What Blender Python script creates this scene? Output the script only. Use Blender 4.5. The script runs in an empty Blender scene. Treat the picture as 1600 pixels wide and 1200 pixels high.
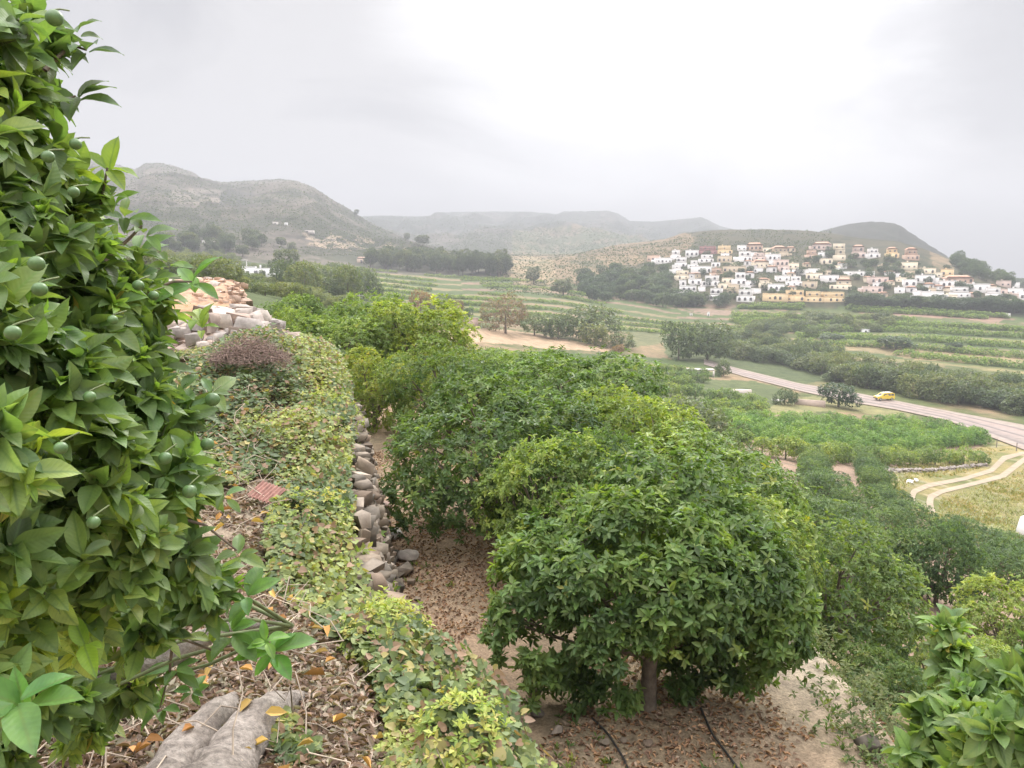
import bpy, math, random
import numpy as np
from mathutils import Vector, Matrix
SC = bpy.context.scene
COLL = SC.collection
R = math.radians
# ------------------------------------------------------------------ camera
PITCH = R(8.07)
cam_d = bpy.data.cameras.new('camera'); cam_d.sensor_width = 36; cam_d.lens = 27
cam_d.clip_start = 0.05; cam_d.clip_end = 9000
cam = bpy.data.objects.new('camera', cam_d); COLL.objects.link(cam)
cam.location = (0, 0, 0); cam.rotation_euler = (R(90) - PITCH, 0, 0)
SC.camera = cam
# ------------------------------------------------------------------ light
SUN_EL, SUN_AZ = R(38), R(14)
sun_d = bpy.data.lights.new('sun', 'SUN'); sun_d.energy = 2.3; sun_d.angle = R(22); sun_d.color = (1, .96, .9)
sun = bpy.data.objects.new('sun', sun_d); COLL.objects.link(sun)
sdir = Vector((math.sin(SUN_AZ) * math.cos(SUN_EL), math.cos(SUN_AZ) * math.cos(SUN_EL), math.sin(SUN_EL)))
sun.rotation_euler = sdir.to_track_quat('Z', 'Y').to_euler()
world = bpy.data.worlds.new('World'); SC.world = world; world.use_nodes = True
def build_world():
    nt = world.node_tree; nt.nodes.clear(); N = nt.nodes.new; L = nt.links.new
    out = N('ShaderNodeOutputWorld'); bg = N('ShaderNodeBackground'); L(bg.outputs[0], out.inputs[0])
    sky = N('ShaderNodeTexSky'); sky.sky_type = 'NISHITA'; sky.sun_disc = False
    sky.sun_elevation = SUN_EL; sky.sun_rotation = SUN_AZ
    sk = N('ShaderNodeVectorMath'); sk.operation = 'SCALE'; sk.inputs[3].default_value = 0.08; L(sky.outputs[0], sk.inputs[0])
    tc = N('ShaderNodeTexCoord')
    mp = N('ShaderNodeMapping'); mp.inputs['Scale'].default_value = (1, 1, 2.6); L(tc.outputs['Generated'], mp.inputs[0])
    n1 = N('ShaderNodeTexNoise'); n1.inputs['Scale'].default_value = 2.1; n1.inputs['Detail'].default_value = 7; n1.inputs['Roughness'].default_value = .52; n1.inputs['Distortion'].default_value = .5
    L(mp.outputs[0], n1.inputs['Vector'])
    cr = N('ShaderNodeValToRGB'); L(n1.outputs[0], cr.inputs[0])
    e = cr.color_ramp.elements
    e[0].position = .43; e[0].color = (.335, .33, .338, 1)
    e[1].position = .57; e[1].color = (.475, .462, .46, 1)
    # brighter towards the zenith (unseen upper sky boosted to light the land)
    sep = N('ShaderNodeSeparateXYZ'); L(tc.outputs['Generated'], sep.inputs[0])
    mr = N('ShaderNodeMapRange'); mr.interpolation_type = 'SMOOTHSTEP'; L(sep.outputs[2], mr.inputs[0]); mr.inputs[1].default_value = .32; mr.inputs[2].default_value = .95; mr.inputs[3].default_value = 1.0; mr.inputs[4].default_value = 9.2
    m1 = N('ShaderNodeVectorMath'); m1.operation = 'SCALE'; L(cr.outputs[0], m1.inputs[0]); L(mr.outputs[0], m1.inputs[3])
    # glow of the sun behind thin cloud
    gd = Vector((math.sin(R(13)) * math.cos(R(17)), math.cos(R(13)) * math.cos(R(17)), math.sin(R(17))))
    dt = N('ShaderNodeVectorMath'); dt.operation = 'DOT_PRODUCT'; L(tc.outputs['Generated'], dt.inputs[0]); dt.inputs[1].default_value = gd
    add = N('ShaderNodeMath'); add.operation = 'MULTIPLY_ADD'; L(n1.outputs[0], add.inputs[0]); add.inputs[1].default_value = .13; L(dt.outputs['Value'], add.inputs[2])
    g = N('ShaderNodeMapRange'); g.interpolation_type = 'SMOOTHSTEP'; L(add.outputs[0], g.inputs[0]); g.inputs[1].default_value = .995; g.inputs[2].default_value = 1.06; g.inputs[3].default_value = 0; g.inputs[4].default_value = .38
    gv = N('ShaderNodeCombineXYZ')
    for i in range(3): L(g.outputs[0], gv.inputs[i])
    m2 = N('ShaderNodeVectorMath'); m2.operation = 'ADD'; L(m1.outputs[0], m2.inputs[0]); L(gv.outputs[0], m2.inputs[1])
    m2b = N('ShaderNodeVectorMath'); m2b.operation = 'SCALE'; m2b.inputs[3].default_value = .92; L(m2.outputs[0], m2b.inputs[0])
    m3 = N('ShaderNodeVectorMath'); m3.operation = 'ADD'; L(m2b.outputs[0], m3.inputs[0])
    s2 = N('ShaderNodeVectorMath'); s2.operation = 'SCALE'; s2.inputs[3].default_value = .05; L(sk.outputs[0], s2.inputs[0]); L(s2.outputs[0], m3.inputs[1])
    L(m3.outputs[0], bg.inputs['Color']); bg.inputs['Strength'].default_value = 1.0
build_world()
SC.view_settings.view_transform = 'Standard'; SC.view_settings.look = 'None'
SC.view_settings.exposure = 0.62; SC.view_settings.gamma = 1.0
SC.render.engine = 'CYCLES'
cy = SC.cycles
cy.max_bounces = 6; cy.diffuse_bounces = 3; cy.glossy_bounces = 2; cy.transmission_bounces = 4; cy.volume_bounces = 0; cy.transparent_max_bounces = 4
cy.use_denoising = True
cy.caustics_reflective = False; cy.caustics_refractive = False

# ------------------------------------------------------------------ projection helpers (camera at the origin, looking along +Y)
CP, SP = math.cos(PITCH), math.sin(PITCH)
def raydir(px, py):
    a = (np.asarray(px, float) - 800) / 1200; b = (600 - np.asarray(py, float)) / 1200
    d = np.stack([a, CP + b * SP, -SP + b * CP], -1)
    return d
def pt(px, py, D):
    """world point at forward distance D seen at that pixel (used to lay the place out in metres)"""
    d = raydir(px, py); return d / d[..., 1:2] * np.asarray(D, float)[..., None]
def project(P):
    x, y, z = P[..., 0], P[..., 1], P[..., 2]
    f = y * CP - z * SP; u = y * SP + z * CP
    f = np.where(f > .01, f, .01)
    return 800 + 1200 * x / f, 600 - 1200 * u / f
# ------------------------------------------------------------------ numpy noise
def _h(ix, iy, s):
    n = (ix.astype(np.int64) * 374761393 + iy.astype(np.int64) * 668265263 + s * 1442695041) & 0xffffffff
    n = ((n ^ (n >> 13)) * 1274126177) & 0xffffffff
    n = (n ^ (n >> 16)) & 0xffffffff
    return n / 4294967295.0
def vn(x, y, s=0):
    ix, iy = np.floor(x), np.floor(y); fx, fy = x - ix, y - iy
    fx = fx * fx * (3 - 2 * fx); fy = fy * fy * (3 - 2 * fy)
    a, b, c, d = _h(ix, iy, s), _h(ix + 1, iy, s), _h(ix, iy + 1, s), _h(ix + 1, iy + 1, s)
    return (a * (1 - fx) + b * fx) * (1 - fy) + (c * (1 - fx) + d * fx) * fy
def fbm(x, y, s=0, o=4):
    v = 0; a = .5; t = 0
    for k in range(o):
        v = v + a * vn(x * 2 ** k, y * 2 ** k, s + k * 17); t += a; a *= .5
    return v / t            # 0..1
def sst(a, b, x):
    t = np.clip((x - a) / (b - a), 0, 1); return t * t * (3 - 2 * t)
# ------------------------------------------------------------------ height of the land
CTRL = []
def ctl(px, lst):
    for py, D in lst:
        p = pt(px, py, D); CTRL.append(p)
ctl(1900, [(1150, 13), (1050, 21), (960, 34), (860, 60), (800, 78), (740, 105), (690, 135), (640, 175), (600, 220), (560, 270), (520, 330), (495, 400), (480, 450)])
ctl(1600, [(1150, 12), (1050, 20), (960, 33), (900, 47), (860, 62), (800, 78), (740, 105), (695, 135), (645, 175), (600, 220), (560, 270), (520, 330), (490, 400), (478, 450)])
ctl(1400, [(1080, 9), (1000, 15), (920, 26), (860, 40), (800, 60), (760, 78), (720, 105), (690, 130), (650, 165), (620, 190), (580, 240), (540, 300), (500, 370), (478, 430)])
ctl(1200, [(1080, 8), (1000, 12), (900, 22), (800, 42), (740, 66), (705, 90), (680, 115), (640, 160), (590, 225), (550, 290), (500, 380), (475, 440)])
ctl(1000, [(835, 16), (740, 45), (690, 75), (650, 110), (610, 160), (570, 220), (540, 270), (500, 360), (475, 430)])
ctl(800, [(760, 30), (645, 60), (590, 120), (552, 190), (520, 250), (490, 320), (460, 430), (430, 560), (410, 680), (398, 850)])
ctl(600, [(600, 32), (540, 55), (510, 110), (490, 190), (470, 270), (450, 370), (430, 490), (415, 600), (395, 800)])
ctl(400, [(482, 60), (470, 80), (455, 150), (440, 250), (430, 345), (412, 480), (392, 650)])
ctl(200, [(440, 60), (420, 150), (400, 300), (385, 500)])
ctl(0, [(430, 60), (400, 200), (375, 500)])
ctl(-400, [(430, 60), (400, 200), (375, 500)])
for px in (-400, 0, 400, 800, 1200, 1600, 1900): CTRL.append(pt(px, 415 if px < 1000 else 440, 2000))
if 0:
  for x, y in [(0, 3), (2, 3), (3.2, 5), (0, 6), (1, 8), (2.6, 8), (-1, 12), (2, 12), (3.4, 10.5), (-3, 20), (0, 18), (3, 18), (-4, 12), (-5, 20), (-2, 1.5), (2, 1.5)]: CTRL.append(np.array((x, y, -3.6)))
for x, y, z in [(-2, 26, -4), (1.5, 25, -5.0), (0, 14, -3.6), (-6, 14, -2.5), (-8, 26, -2.4), (-10, 12, -2)]: CTRL.append(np.array((x, y, z)))
CT = np.array(CTRL)
def _uv(x, y):
    r = np.sqrt(x * x + y * y); az = np.clip(np.arctan2(x, y), -.95, .95)
    return az, np.log(np.maximum(r, 1.0)) * .32, r
_ca, _cv, _cr = _uv(CT[:, 0], CT[:, 1]); _ct = CT[:, 2] / _cr
def _ker(d2): return np.sqrt(d2 + .0012)
_K = _ker((_ca[:, None] - _ca) ** 2 + (_cv[:, None] - _cv) ** 2) + np.eye(len(CT)) * 1e-3 * 0
_n = len(CT)
_A = np.zeros((_n + 1, _n + 1)); _A[:_n, :_n] = -_K - np.eye(_n) * .002; _A[:_n, _n] = 1; _A[_n, :_n] = 1
_W = np.linalg.solve(_A, np.append(_ct, 0))
def base_h(x, y):
    a, v, r = _uv(x, y); sh = a.shape; a = a.ravel(); v = v.ravel(); out = np.empty(a.size)
    for i in range(0, a.size, 60000):
        d2 = (a[i:i + 60000, None] - _ca) ** 2 + (v[i:i + 60000, None] - _cv) ** 2
        out[i:i + 60000] = -_ker(d2) @ _W[:_n] + _W[_n]
    return out.reshape(sh) * np.maximum(r, 1.0)
EDGE = np.array([(0, .78), (1.5, .26), (2.5, -.14), (3.2, -.40), (3.7, -.72), (4.2, -1.12), (4.7, -1.33), (6, -1.60), (8.4, -2.10), (11, -2.78), (14, -3.8), (20, -6.6), (27, -9.2), (40, -12)])
def edge_x(y): return np.interp(y, EDGE[:, 0], EDGE[:, 1]) + .10 * (vn(y * 1.3, y * 0 + 3.3, 5) - .5)
def z_up(x, y):
    z = np.interp(y, [0, 4, 6.5, 9, 11.5, 14, 22, 30, 45], [-1.6, -1.66, -1.5, -1.28, -1.15, -1.15, -.85, -.8, -1.4])
    e = edge_x(y) - x
    z = z - .28 * np.exp(-np.maximum(e, 0) / .35) + .18 * np.exp(-((e - 1.0) ** 2 + ((y - 10) * .45) ** 2) / .8)
    return z + .10 * (fbm(x * 1.1, y * 1.1, 9, 3) - .5)
def crest(px_list):
    a = np.array(px_list, float); d = raydir(a[:, 0], a[:, 1])
    az = np.arctan2(d[:, 0], d[:, 1]); t = d[:, 2] / np.hypot(d[:, 0], d[:, 1]); return az, t
HILLS = []
def hill(lst, rc, rf, seed, amp, rough=1.0, zf=None, back=1.3, p=1.0):
    az, t = crest(lst); HILLS.append((az, t, rc, rf, seed, amp, rough, zf, back, p))
_px = lambda p: math.atan((p - 800) / 1215)
hill([(-400, 230), (0, 240), (100, 246), (160, 250), (200, 262), (212, 264), (225, 255), (245, 253), (270, 258), (300, 268), (315, 277), (345, 284), (380, 283), (430, 279), (460, 281), (490, 292), (520, 312), (545, 326), (570, 343), (600, 358), (640, 375), (680, 386), (720, 394), (800, 404), (900, 425), (1100, 470)], [(_px(200), 1400), (_px(450), 1250), (_px(800), 900)], [(_px(200), 520), (_px(500), 560), (_px(800), 650)], 31, 34, p=1.15)
hill([(300, 370), (480, 345), (560, 338), (600, 336), (650, 338), (672, 337), (680, 331), (740, 330), (800, 330.5), (850, 331), (870, 333.5), (880, 330), (950, 329), (965, 333), (985, 345), (1020, 346), (1060, 343), (1095, 339), (1105, 343), (1125, 353), (1160, 362), (1250, 385), (1350, 430), (1500, 480)], [(0, 2300)], [(0, 1150)], 47, 60, p=.9)
hill([(640, 440), (700, 430), (760, 420), (800, 413), (850, 406), (900, 396), (960, 383), (1000, 378), (1040, 373), (1070, 363), (1100, 360), (1150, 358), (1200, 358), (1260, 360), (1300, 364), (1340, 371), (1400, 376), (1440, 387), (1500, 410), (1550, 434), (1600, 452), (1700, 475), (1900, 500)], [(_px(800), 760), (_px(1200), 720), (_px(1600), 600)], [(_px(800), 520), (_px(1000), 440), (_px(1600), 440)], 53, 9, p=.85)
hill([(1150, 395), (1200, 381), (1280, 362), (1300, 356), (1330, 349), (1360, 346), (1390, 347), (1405, 351), (1440, 374), (1480, 400), (1510, 420), (1550, 437), (1580, 446), (1620, 450), (1700, 457), (1900, 480)], [(_px(1200), 1150), (_px(1600), 900)], [(_px(1200), 740), (_px(1600), 640)], 61, 22)
def H(x, y, detail=True):
    x = np.asarray(x, float); y = np.asarray(y, float)
    b = base_h(x, y)
    r = np.hypot(x, y); az = np.arctan2(x, y)
    # near terraces
    dx = np.maximum(x - np.interp(y, [0, 6, 8, 12, 16, 20, 26], [2.6, 3.0, 2.95, 2.95, 2.6, 2.0, 0]), 0)
    lo = -3.6 - 9.0 * (1 - np.exp(-dx / 6.0)) - .03 * np.maximum(r - 14, 0) - .25 * dx * np.exp(-dx)
    kb = sst(20, 38, r); b = lo * (1 - kb) + b * kb
    ye = np.maximum(y, -5)
    zu = z_up(x, ye)
    w = sst(-.05, .30, edge_x(ye) - x) * (1 - sst(24, 42, y))
    side = 1 - sst(25, 45, r)
    z = b * (1 - w * side) + zu * w * side
    # terraced fields of the valley: low risers
    if detail:
        tw = sst(130, 200, r) * (1 - sst(430, 520, r))
        q = z / 1.6 + .5 * fbm(x * .01, y * .01, 77, 2)
        z = z + tw * (.5 * (sst(.25, .75, q - np.floor(q)) - (q - np.floor(q)))) * 1.6 * .7
        near = sst(2, 8, r)
        z = z + .05 * (fbm(x * .9, y * .9, 3, 4) - .5) * near + .5 * sst(25, 80, r) * (fbm(x * .03, y * .03, 4, 4) - .5) + .02 * (fbm(x * 6, y * 6, 8, 3) - .5)
    for (ha, ht, rc, rf, seed, amp, rough, zf, back, p) in HILLS:
        rcv = np.interp(az, [a for a, _ in rc], [a for _, a in rc]); rfv = np.interp(az, [a for a, _ in rf], [a for _, a in rf])
        zc = np.interp(az, ha, ht) * rcv
        s = np.clip((r - rfv) / (rcv - rfv), 0, 1.0)
        prof = s ** p; prof = prof * .75 + .25 * prof * prof * (3 - 2 * prof)
        bf = -16.0 if zf is None else zf
        hz = np.minimum(b, bf * 0 + b)
        k = (r > rcv)
        zz = hz + (zc - hz) * prof
        zz = np.where(k, zc - (r - rcv) * .25 * back, zz)
        if detail:
            g = fbm(x / 190, y / 190, seed, 5); g2 = 1 - abs(2 * fbm(x / 110 + .3, y / 260, seed + 5, 5) - 1)
            zz = zz + amp * ((g - .5) * 1.0 + (g2 - .8) * .9) * np.sin(np.clip(s, 0, 1) * math.pi) ** .8 * np.where(k, 0, 1)
            zz = zz + np.where(s > .6, 1, .3) * amp * .05 * (fbm(az * 160, az * 0 + r / 300, seed + 9, 4) - .5)
        zz = np.where(k, zz, np.minimum(zz, np.interp(az, ha, ht) * r - .004 * np.maximum(rcv - r, 0)))
        act = (s > 0)
        z = np.where(act, np.maximum(z, zz), z)
    return z
_GA = np.linspace(-.95, .95, 800); _GR = np.geomspace(1.0, 3100, 760); _GZ = None
def Hq(x, y):
    """height by look-up in a polar table of H (fast)"""
    global _GZ
    if _GZ is None:
        A, Rr = np.meshgrid(_GA, _GR, indexing='ij'); _GZ = H(np.sin(A) * Rr, np.cos(A) * Rr)
    x = np.asarray(x, float); y = np.asarray(y, float)
    a = (np.clip(np.arctan2(x, y), -.949, .949) + .95) / 1.9 * 799; r = np.log(np.clip(np.hypot(x, y), 1.001, 3090)) / math.log(3100) * 759
    i = a.astype(int); j = r.astype(int); fa = a - i; fr = r - j
    return (_GZ[i, j] * (1 - fr) + _GZ[i, j + 1] * fr) * (1 - fa) + (_GZ[i + 1, j] * (1 - fr) + _GZ[i + 1, j + 1] * fr) * fa
def ground_hit(px, py, rmin=2.2):
    px = np.atleast_1d(np.asarray(px, float)); py = np.atleast_1d(np.asarray(py, float)); px, py = np.broadcast_arrays(px, py)
    d = raydir(px, py); h = np.hypot(d[:, 0], d[:, 1]); rr = np.geomspace(rmin, 2600, 700)
    out = np.full((len(px), 3), np.nan)
    for i in range(0, len(px), 4000):
        di = d[i:i + 4000] / h[i:i + 4000, None]
        P = di[:, None, :] * rr[None, :, None]
        dz = P[..., 2] - Hq(P[..., 0], P[..., 1])
        below = dz < 0; first = np.argmax(below, 1); ok = below.any(1) & (first > 0)
        idx = np.arange(len(di)); f = np.maximum(first, 1)
        a, b_ = dz[idx, f - 1], dz[idx, f]; t = a / np.where(a - b_ == 0, 1, a - b_)
        rh = rr[f - 1] + (rr[f] - rr[f - 1]) * t
        Q = di * rh[:, None]; Q[:, 2] = Hq(Q[:, 0], Q[:, 1]); Q[~ok] = np.nan
        out[i:i + 4000] = Q
    return out
def gh(px, py, rmin=2.2): return ground_hit([px], [py], rmin)[0]
# ------------------------------------------------------------------ mesh helpers
class MB:
    def __init__(s): s.v = []; s.c = []; s.uv = []; s.f = []; s.n = 0
    def add(s, v, f, col=None, mat=0, uv=None):
        v = np.asarray(v, float).reshape(-1, 3); f = np.asarray(f, int)
        if len(v) == 0: return s
        s.v.append(v); s.f.append((f + s.n, mat))
        c = np.ones((len(v), 3)) * (np.asarray(col, float) if col is not None else 1.0)
        s.c.append(c); s.uv.append(np.zeros((len(v), 2)) if uv is None else np.asarray(uv, float)); s.n += len(v); return s
    def build(s, name, mats, parent=None, smooth=False, loc=None):
        me = bpy.data.meshes.new(name)
        V = np.concatenate(s.v); C = np.concatenate(s.c); U = np.concatenate(s.uv)
        if loc is not None: V = V - np.asarray(loc, float)
        me.vertices.add(len(V)); me.vertices.foreach_set('co', V.astype(np.float32).ravel())
        lo = np.concatenate([f.ravel() for f, _ in s.f]); ls = []; mi = []; off = 0
        for f, m in s.f:
            k = f.shape[1]; ls.append(off + np.arange(len(f)) * k); off += f.size; mi.append(np.full(len(f), m))
        ls = np.concatenate(ls); mi = np.concatenate(mi)
        me.loops.add(len(lo)); me.loops.foreach_set('vertex_index', lo.astype(np.int32))
        me.polygons.add(len(ls)); me.polygons.foreach_set('loop_start', ls.astype(np.int32))
        me.polygons.foreach_set('material_index', mi.astype(np.int32))
        if not isinstance(mats, (list, tuple)): mats = [mats]
        for m in mats: me.materials.append(m)
        me.update(calc_edges=True)
        at = me.attributes.new('Col', 'FLOAT_COLOR', 'POINT')
        at.data.foreach_set('color', np.concatenate([C, np.ones((len(C), 1))], 1).astype(np.float32).ravel())
        au = me.attributes.new('luv', 'FLOAT2', 'POINT'); au.data.foreach_set('vector', U.astype(np.float32).ravel())
        if smooth: me.polygons.foreach_set('use_smooth', np.ones(len(ls), bool))
        o = bpy.data.objects.new(name, me); COLL.objects.link(o)
        if parent is not None: o.parent = parent
        elif loc is not None: o.location = loc
        return o
def tag(o, label=None, cat=None, group=None, kind=None):
    if label: o['label'] = label
    if cat: o['category'] = cat
    if group: o['group'] = group
    if kind: o['kind'] = kind
    return o
def empty(name, loc, rz=0):
    o = bpy.data.objects.new(name, None); COLL.objects.link(o); o.location = loc; o.rotation_euler = (0, 0, rz); o.empty_display_size = .1; return o
def copy_thing(root, loc=None, rz=None, sc=None):
    r = root.copy(); COLL.objects.link(r)
    if loc is not None: r.location = loc
    if rz is not None: r.rotation_euler = (0, 0, rz)
    if sc is not None: r.scale = sc if isinstance(sc, tuple) else (sc,) * 3
    for ch in root.children:
        c = ch.copy(); COLL.objects.link(c); c.parent = r
        for g in ch.children:
            d = g.copy(); COLL.objects.link(d); d.parent = c
    return r
BOXF = np.array([(0, 3, 2, 1), (4, 5, 6, 7), (0, 1, 5, 4), (1, 2, 6, 5), (2, 3, 7, 6), (3, 0, 4, 7)])
def box(mb, x0, x1, y0, y1, z0, z1, col=None, mat=0, M=None):
    v = np.array([(x0, y0, z0), (x1, y0, z0), (x1, y1, z0), (x0, y1, z0), (x0, y0, z1), (x1, y0, z1), (x1, y1, z1), (x0, y1, z1)], float)
    if M is not None: v = v @ np.asarray(M.to_3x3()).T + np.asarray(M.translation)
    mb.add(v, BOXF, col, mat)
def tube(mb, path, rad, n=7, col=None, mat=0, cap=True, wob=0, seed=0):
    P = np.asarray(path, float); k = len(P); rad = np.ones(k) * rad
    T = np.gradient(P, axis=0); T /= np.linalg.norm(T, axis=1)[:, None] + 1e-9
    a = np.array((0, 0, 1.)) if abs(T[0, 2]) < .9 else np.array((1., 0, 0)); V = []
    for i in range(k):
        s = np.cross(T[i], a); s /= np.linalg.norm(s) + 1e-9; b = np.cross(s, T[i]); a = b
        th = np.arange(n) * 2 * math.pi / n; rr = rad[i] * (1 + wob * (vn(np.cos(th) * 1.5 + seed + 9, np.sin(th) * 1.5 + i * .6 + 5, 3) - .5))
        V.append(P[i] + (np.cos(th) * rr)[:, None] * s + (np.sin(th) * rr)[:, None] * b)
    V = np.concatenate(V); F = []
    i, j = np.meshgrid(np.arange(k - 1), np.arange(n), indexing='ij'); j2 = (j + 1) % n
    F = np.stack([i * n + j, i * n + j2, (i + 1) * n + j2, (i + 1) * n + j], -1).reshape(-1, 4)
    uv = np.stack([np.tile(np.arange(n) / n, k), np.repeat(np.arange(k), n)], 1)
    mb.add(V, F, col, mat, uv)
    if cap:
        c = len(V) - n; mb.add(np.concatenate([V[c:], P[-1:]]), np.array([(m, (m + 1) % n, n) for m in range(n)]), col, mat)
def nrm(v): return v / (np.linalg.norm(v, axis=-1, keepdims=True) + 1e-9)
# ------------------------------------------------------------------ materials
def newmat(name):
    m = bpy.data.materials.new(name); m.use_nodes = True; nt = m.node_tree; b = nt.nodes['Principled BSDF']; return m, nt, b
def mix(nt, a, b, fac, mode='MIX'):
    n = nt.nodes.new('ShaderNodeMix'); n.data_type = 'RGBA'; n.blend_type = mode
    for s, v in ((6, a), (7, b), (0, fac)):
        if hasattr(v, 'is_linked') or isinstance(v, bpy.types.NodeSocket): nt.links.new(v, n.inputs[s])
        else: n.inputs[s].default_value = (*v, 1) if isinstance(v, tuple) else v
    return n.outputs[2]
def noise(nt, scale, detail=4, rough=.55, coord='obj', dist=0):
    tc = nt.nodes.new('ShaderNodeTexCoord'); n = nt.nodes.new('ShaderNodeTexNoise')
    n.inputs['Scale'].default_value = scale; n.inputs['Detail'].default_value = detail; n.inputs['Roughness'].default_value = rough; n.inputs['Distortion'].default_value = dist
    if coord == 'obj': nt.links.new(tc.outputs['Object'], n.inputs['Vector'])
    else:
        g = nt.nodes.new('ShaderNodeNewGeometry'); nt.links.new(g.outputs['Position'], n.inputs['Vector'])
    return n.outputs[0]
def ramp(nt, src, stops):
    r = nt.nodes.new('ShaderNodeValToRGB'); nt.links.new(src, r.inputs[0]); e = r.color_ramp.elements
    while len(e) < len(stops): e.new(.5)
    for i, (p, c) in enumerate(stops): e[i].position = p; e[i].color = (*c, 1) if isinstance(c, tuple) else (c, c, c, 1)
    return r.outputs[0]
def attr(nt, name='Col', out='Color'):
    a = nt.nodes.new('ShaderNodeAttribute'); a.attribute_name = name; return a.outputs[out]
def bump(nt, b, src, strength=.4, dist=.02):
    n = nt.nodes.new('ShaderNodeBump'); n.inputs['Strength'].default_value = strength; n.inputs['Distance'].default_value = dist
    nt.links.new(src, n.inputs['Height']); nt.links.new(n.outputs[0], b.inputs['Normal'])
def m_simple(name, col, rough=.8, nscale=3, var=.25, bmp=.3, spec=.3, useattr=False, coord='obj'):
    m, nt, b = newmat(name); n = noise(nt, nscale, 5, coord=coord)
    f = ramp(nt, n, [(.3, 1 - var), (.7, 1 + var)])
    base = attr(nt) if useattr else (tuple(col))
    c = mix(nt, base, f, 1.0, 'MULTIPLY'); nt.links.new(c, b.inputs['Base Color']); b.inputs['Roughness'].default_value = rough
    b.inputs['Specular IOR Level'].default_value = spec
    if bmp: bump(nt, b, n, bmp)
    return m
def m_leaf(name, rough=.5, trans=.3, vein=False, spec=.35, objvar=True):
    m, nt, b = newmat(name); L = nt.links.new
    c = attr(nt)
    if objvar:
        oi = nt.nodes.new('ShaderNodeObjectInfo'); v = ramp(nt, oi.outputs['Random'], [(0, (.70, .78, .8)), (.5, (1, 1, 1)), (1, (1.34, 1.18, .92))])
        c = mix(nt, c, v, 1.0, 'MULTIPLY')
    if vein:
        a = nt.nodes.new('ShaderNodeAttribute'); a.attribute_name = 'luv'; sp = nt.nodes.new('ShaderNodeSeparateXYZ'); L(a.outputs['Vector'], sp.inputs[0])
        ab = nt.nodes.new('ShaderNodeMath'); ab.operation = 'ABSOLUTE'; L(sp.outputs[1], ab.inputs[0])
        mid = ramp(nt, ab.outputs[0], [(0.0, .75), (.035, .5), (.07, 0)])
        c = mix(nt, c, (.16, .26, .09), mid)
        # side veins: stripes slanting away from the midrib
        ma = nt.nodes.new('ShaderNodeMath'); ma.operation = 'MULTIPLY_ADD'; L(ab.outputs[0], ma.inputs[0]); ma.inputs[1].default_value = -.5; L(sp.outputs[0], ma.inputs[2])
        sn = nt.nodes.new('ShaderNodeMath'); sn.operation = 'SINE'; mu = nt.nodes.new('ShaderNodeMath'); mu.operation = 'MULTIPLY'; L(ma.outputs[0], mu.inputs[0]); mu.inputs[1].default_value = 62; L(mu.outputs[0], sn.inputs[0])
        sv = ramp(nt, sn.outputs[0], [(.75, 0.0), (1, .22)]); c = mix(nt, c, (.14, .22, .08), sv)
        n = noise(nt, 26, 4); c = mix(nt, c, ramp(nt, n, [(.3, (.72, .76, .8)), (.7, (1.2, 1.16, 1.0))]), 1.0, 'MULTIPLY')
        bump(nt, b, sn.outputs[0], .12, .002)
    L(c, b.inputs['Base Color']); b.inputs['Roughness'].default_value = rough; b.inputs['Specular IOR Level'].default_value = spec
    tr = nt.nodes.new('ShaderNodeBsdfTranslucent'); tc = mix(nt, c, (1.5, 1.55, .6), 1.0, 'MULTIPLY'); L(tc, tr.inputs[0])
    mx = nt.nodes.new('ShaderNodeMixShader'); mx.inputs[0].default_value = trans
    L(b.outputs[0], mx.inputs[1]); L(tr.outputs[0], mx.inputs[2]); L(mx.outputs[0], nt.nodes['Material Output'].inputs['Surface'])
    return m
M_LEAF = m_leaf('leaf', .5, .38, spec=.4); M_LEAFV = m_leaf('leaf_close', .48, .38, True, .4, False)
M_GRASS = m_leaf('grass_blades', .7, .3, False, .2, False)
M_BARK = m_simple('bark', (.16, .13, .10), .9, 14, .4, .6)
def root_mat():
    m, nt, b = newmat('grey_bark'); n1 = noise(nt, 5, 6, .7, dist=.6); n2 = noise(nt, 38, 6, .75, dist=.3); n3 = noise(nt, 1.6, 3)
    c = mix(nt, (.17, .14, .115), (.40, .35, .305), ramp(nt, n1, [(.36, 0), (.60, 1)])); c = mix(nt, c, ramp(nt, n2, [(.36, .55), (.6, 1.15)]), 1.0, 'MULTIPLY'); c = mix(nt, c, (.20, .20, .15), ramp(nt, n3, [(.5, 0), (.7, .5)]))
    nt.links.new(c, b.inputs['Base Color']); b.inputs['Roughness'].default_value = .9; bump(nt, b, n2, .9, .02); return m
M_ROOT = root_mat()
M_STONE = m_simple('stone', (.4, .33, .27), .9, 7, .35, .5, useattr=True)
M_LITTER = m_leaf('dry_leaf', .8, .12, False, .15, False)
def terrain_material():
    m, nt, b = newmat('terrain'); c = attr(nt)
    n0 = noise(nt, .02, 6, .6, 'w'); n1 = noise(nt, .35, 6, .65, 'w'); n2 = noise(nt, 7, 6, .7, 'w'); n3 = noise(nt, 45, 3, .6, 'w')
    c = mix(nt, c, ramp(nt, n0, [(.3, (.82, .86, .86)), (.7, (1.15, 1.12, 1.1))]), 1.0, 'MULTIPLY')
    c = mix(nt, c, ramp(nt, n1, [(.3, (.66, .74, .7)), (.7, (1.35, 1.28, 1.25))]), 1.0, 'MULTIPLY')
    c = mix(nt, c, ramp(nt, n2, [(.3, (.65, .65, .66)), (.7, (1.35, 1.33, 1.3))]), 1.0, 'MULTIPLY')
    c = mix(nt, c, ramp(nt, n3, [(.3, .72), (.7, 1.28)]), 1.0, 'MULTIPLY')
    nt.links.new(c, b.inputs['Base Color']); b.inputs['Roughness'].default_value = .95; b.inputs['Specular IOR Level'].default_value = .15
    bump(nt, b, n2, .7, .06); return m
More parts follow.
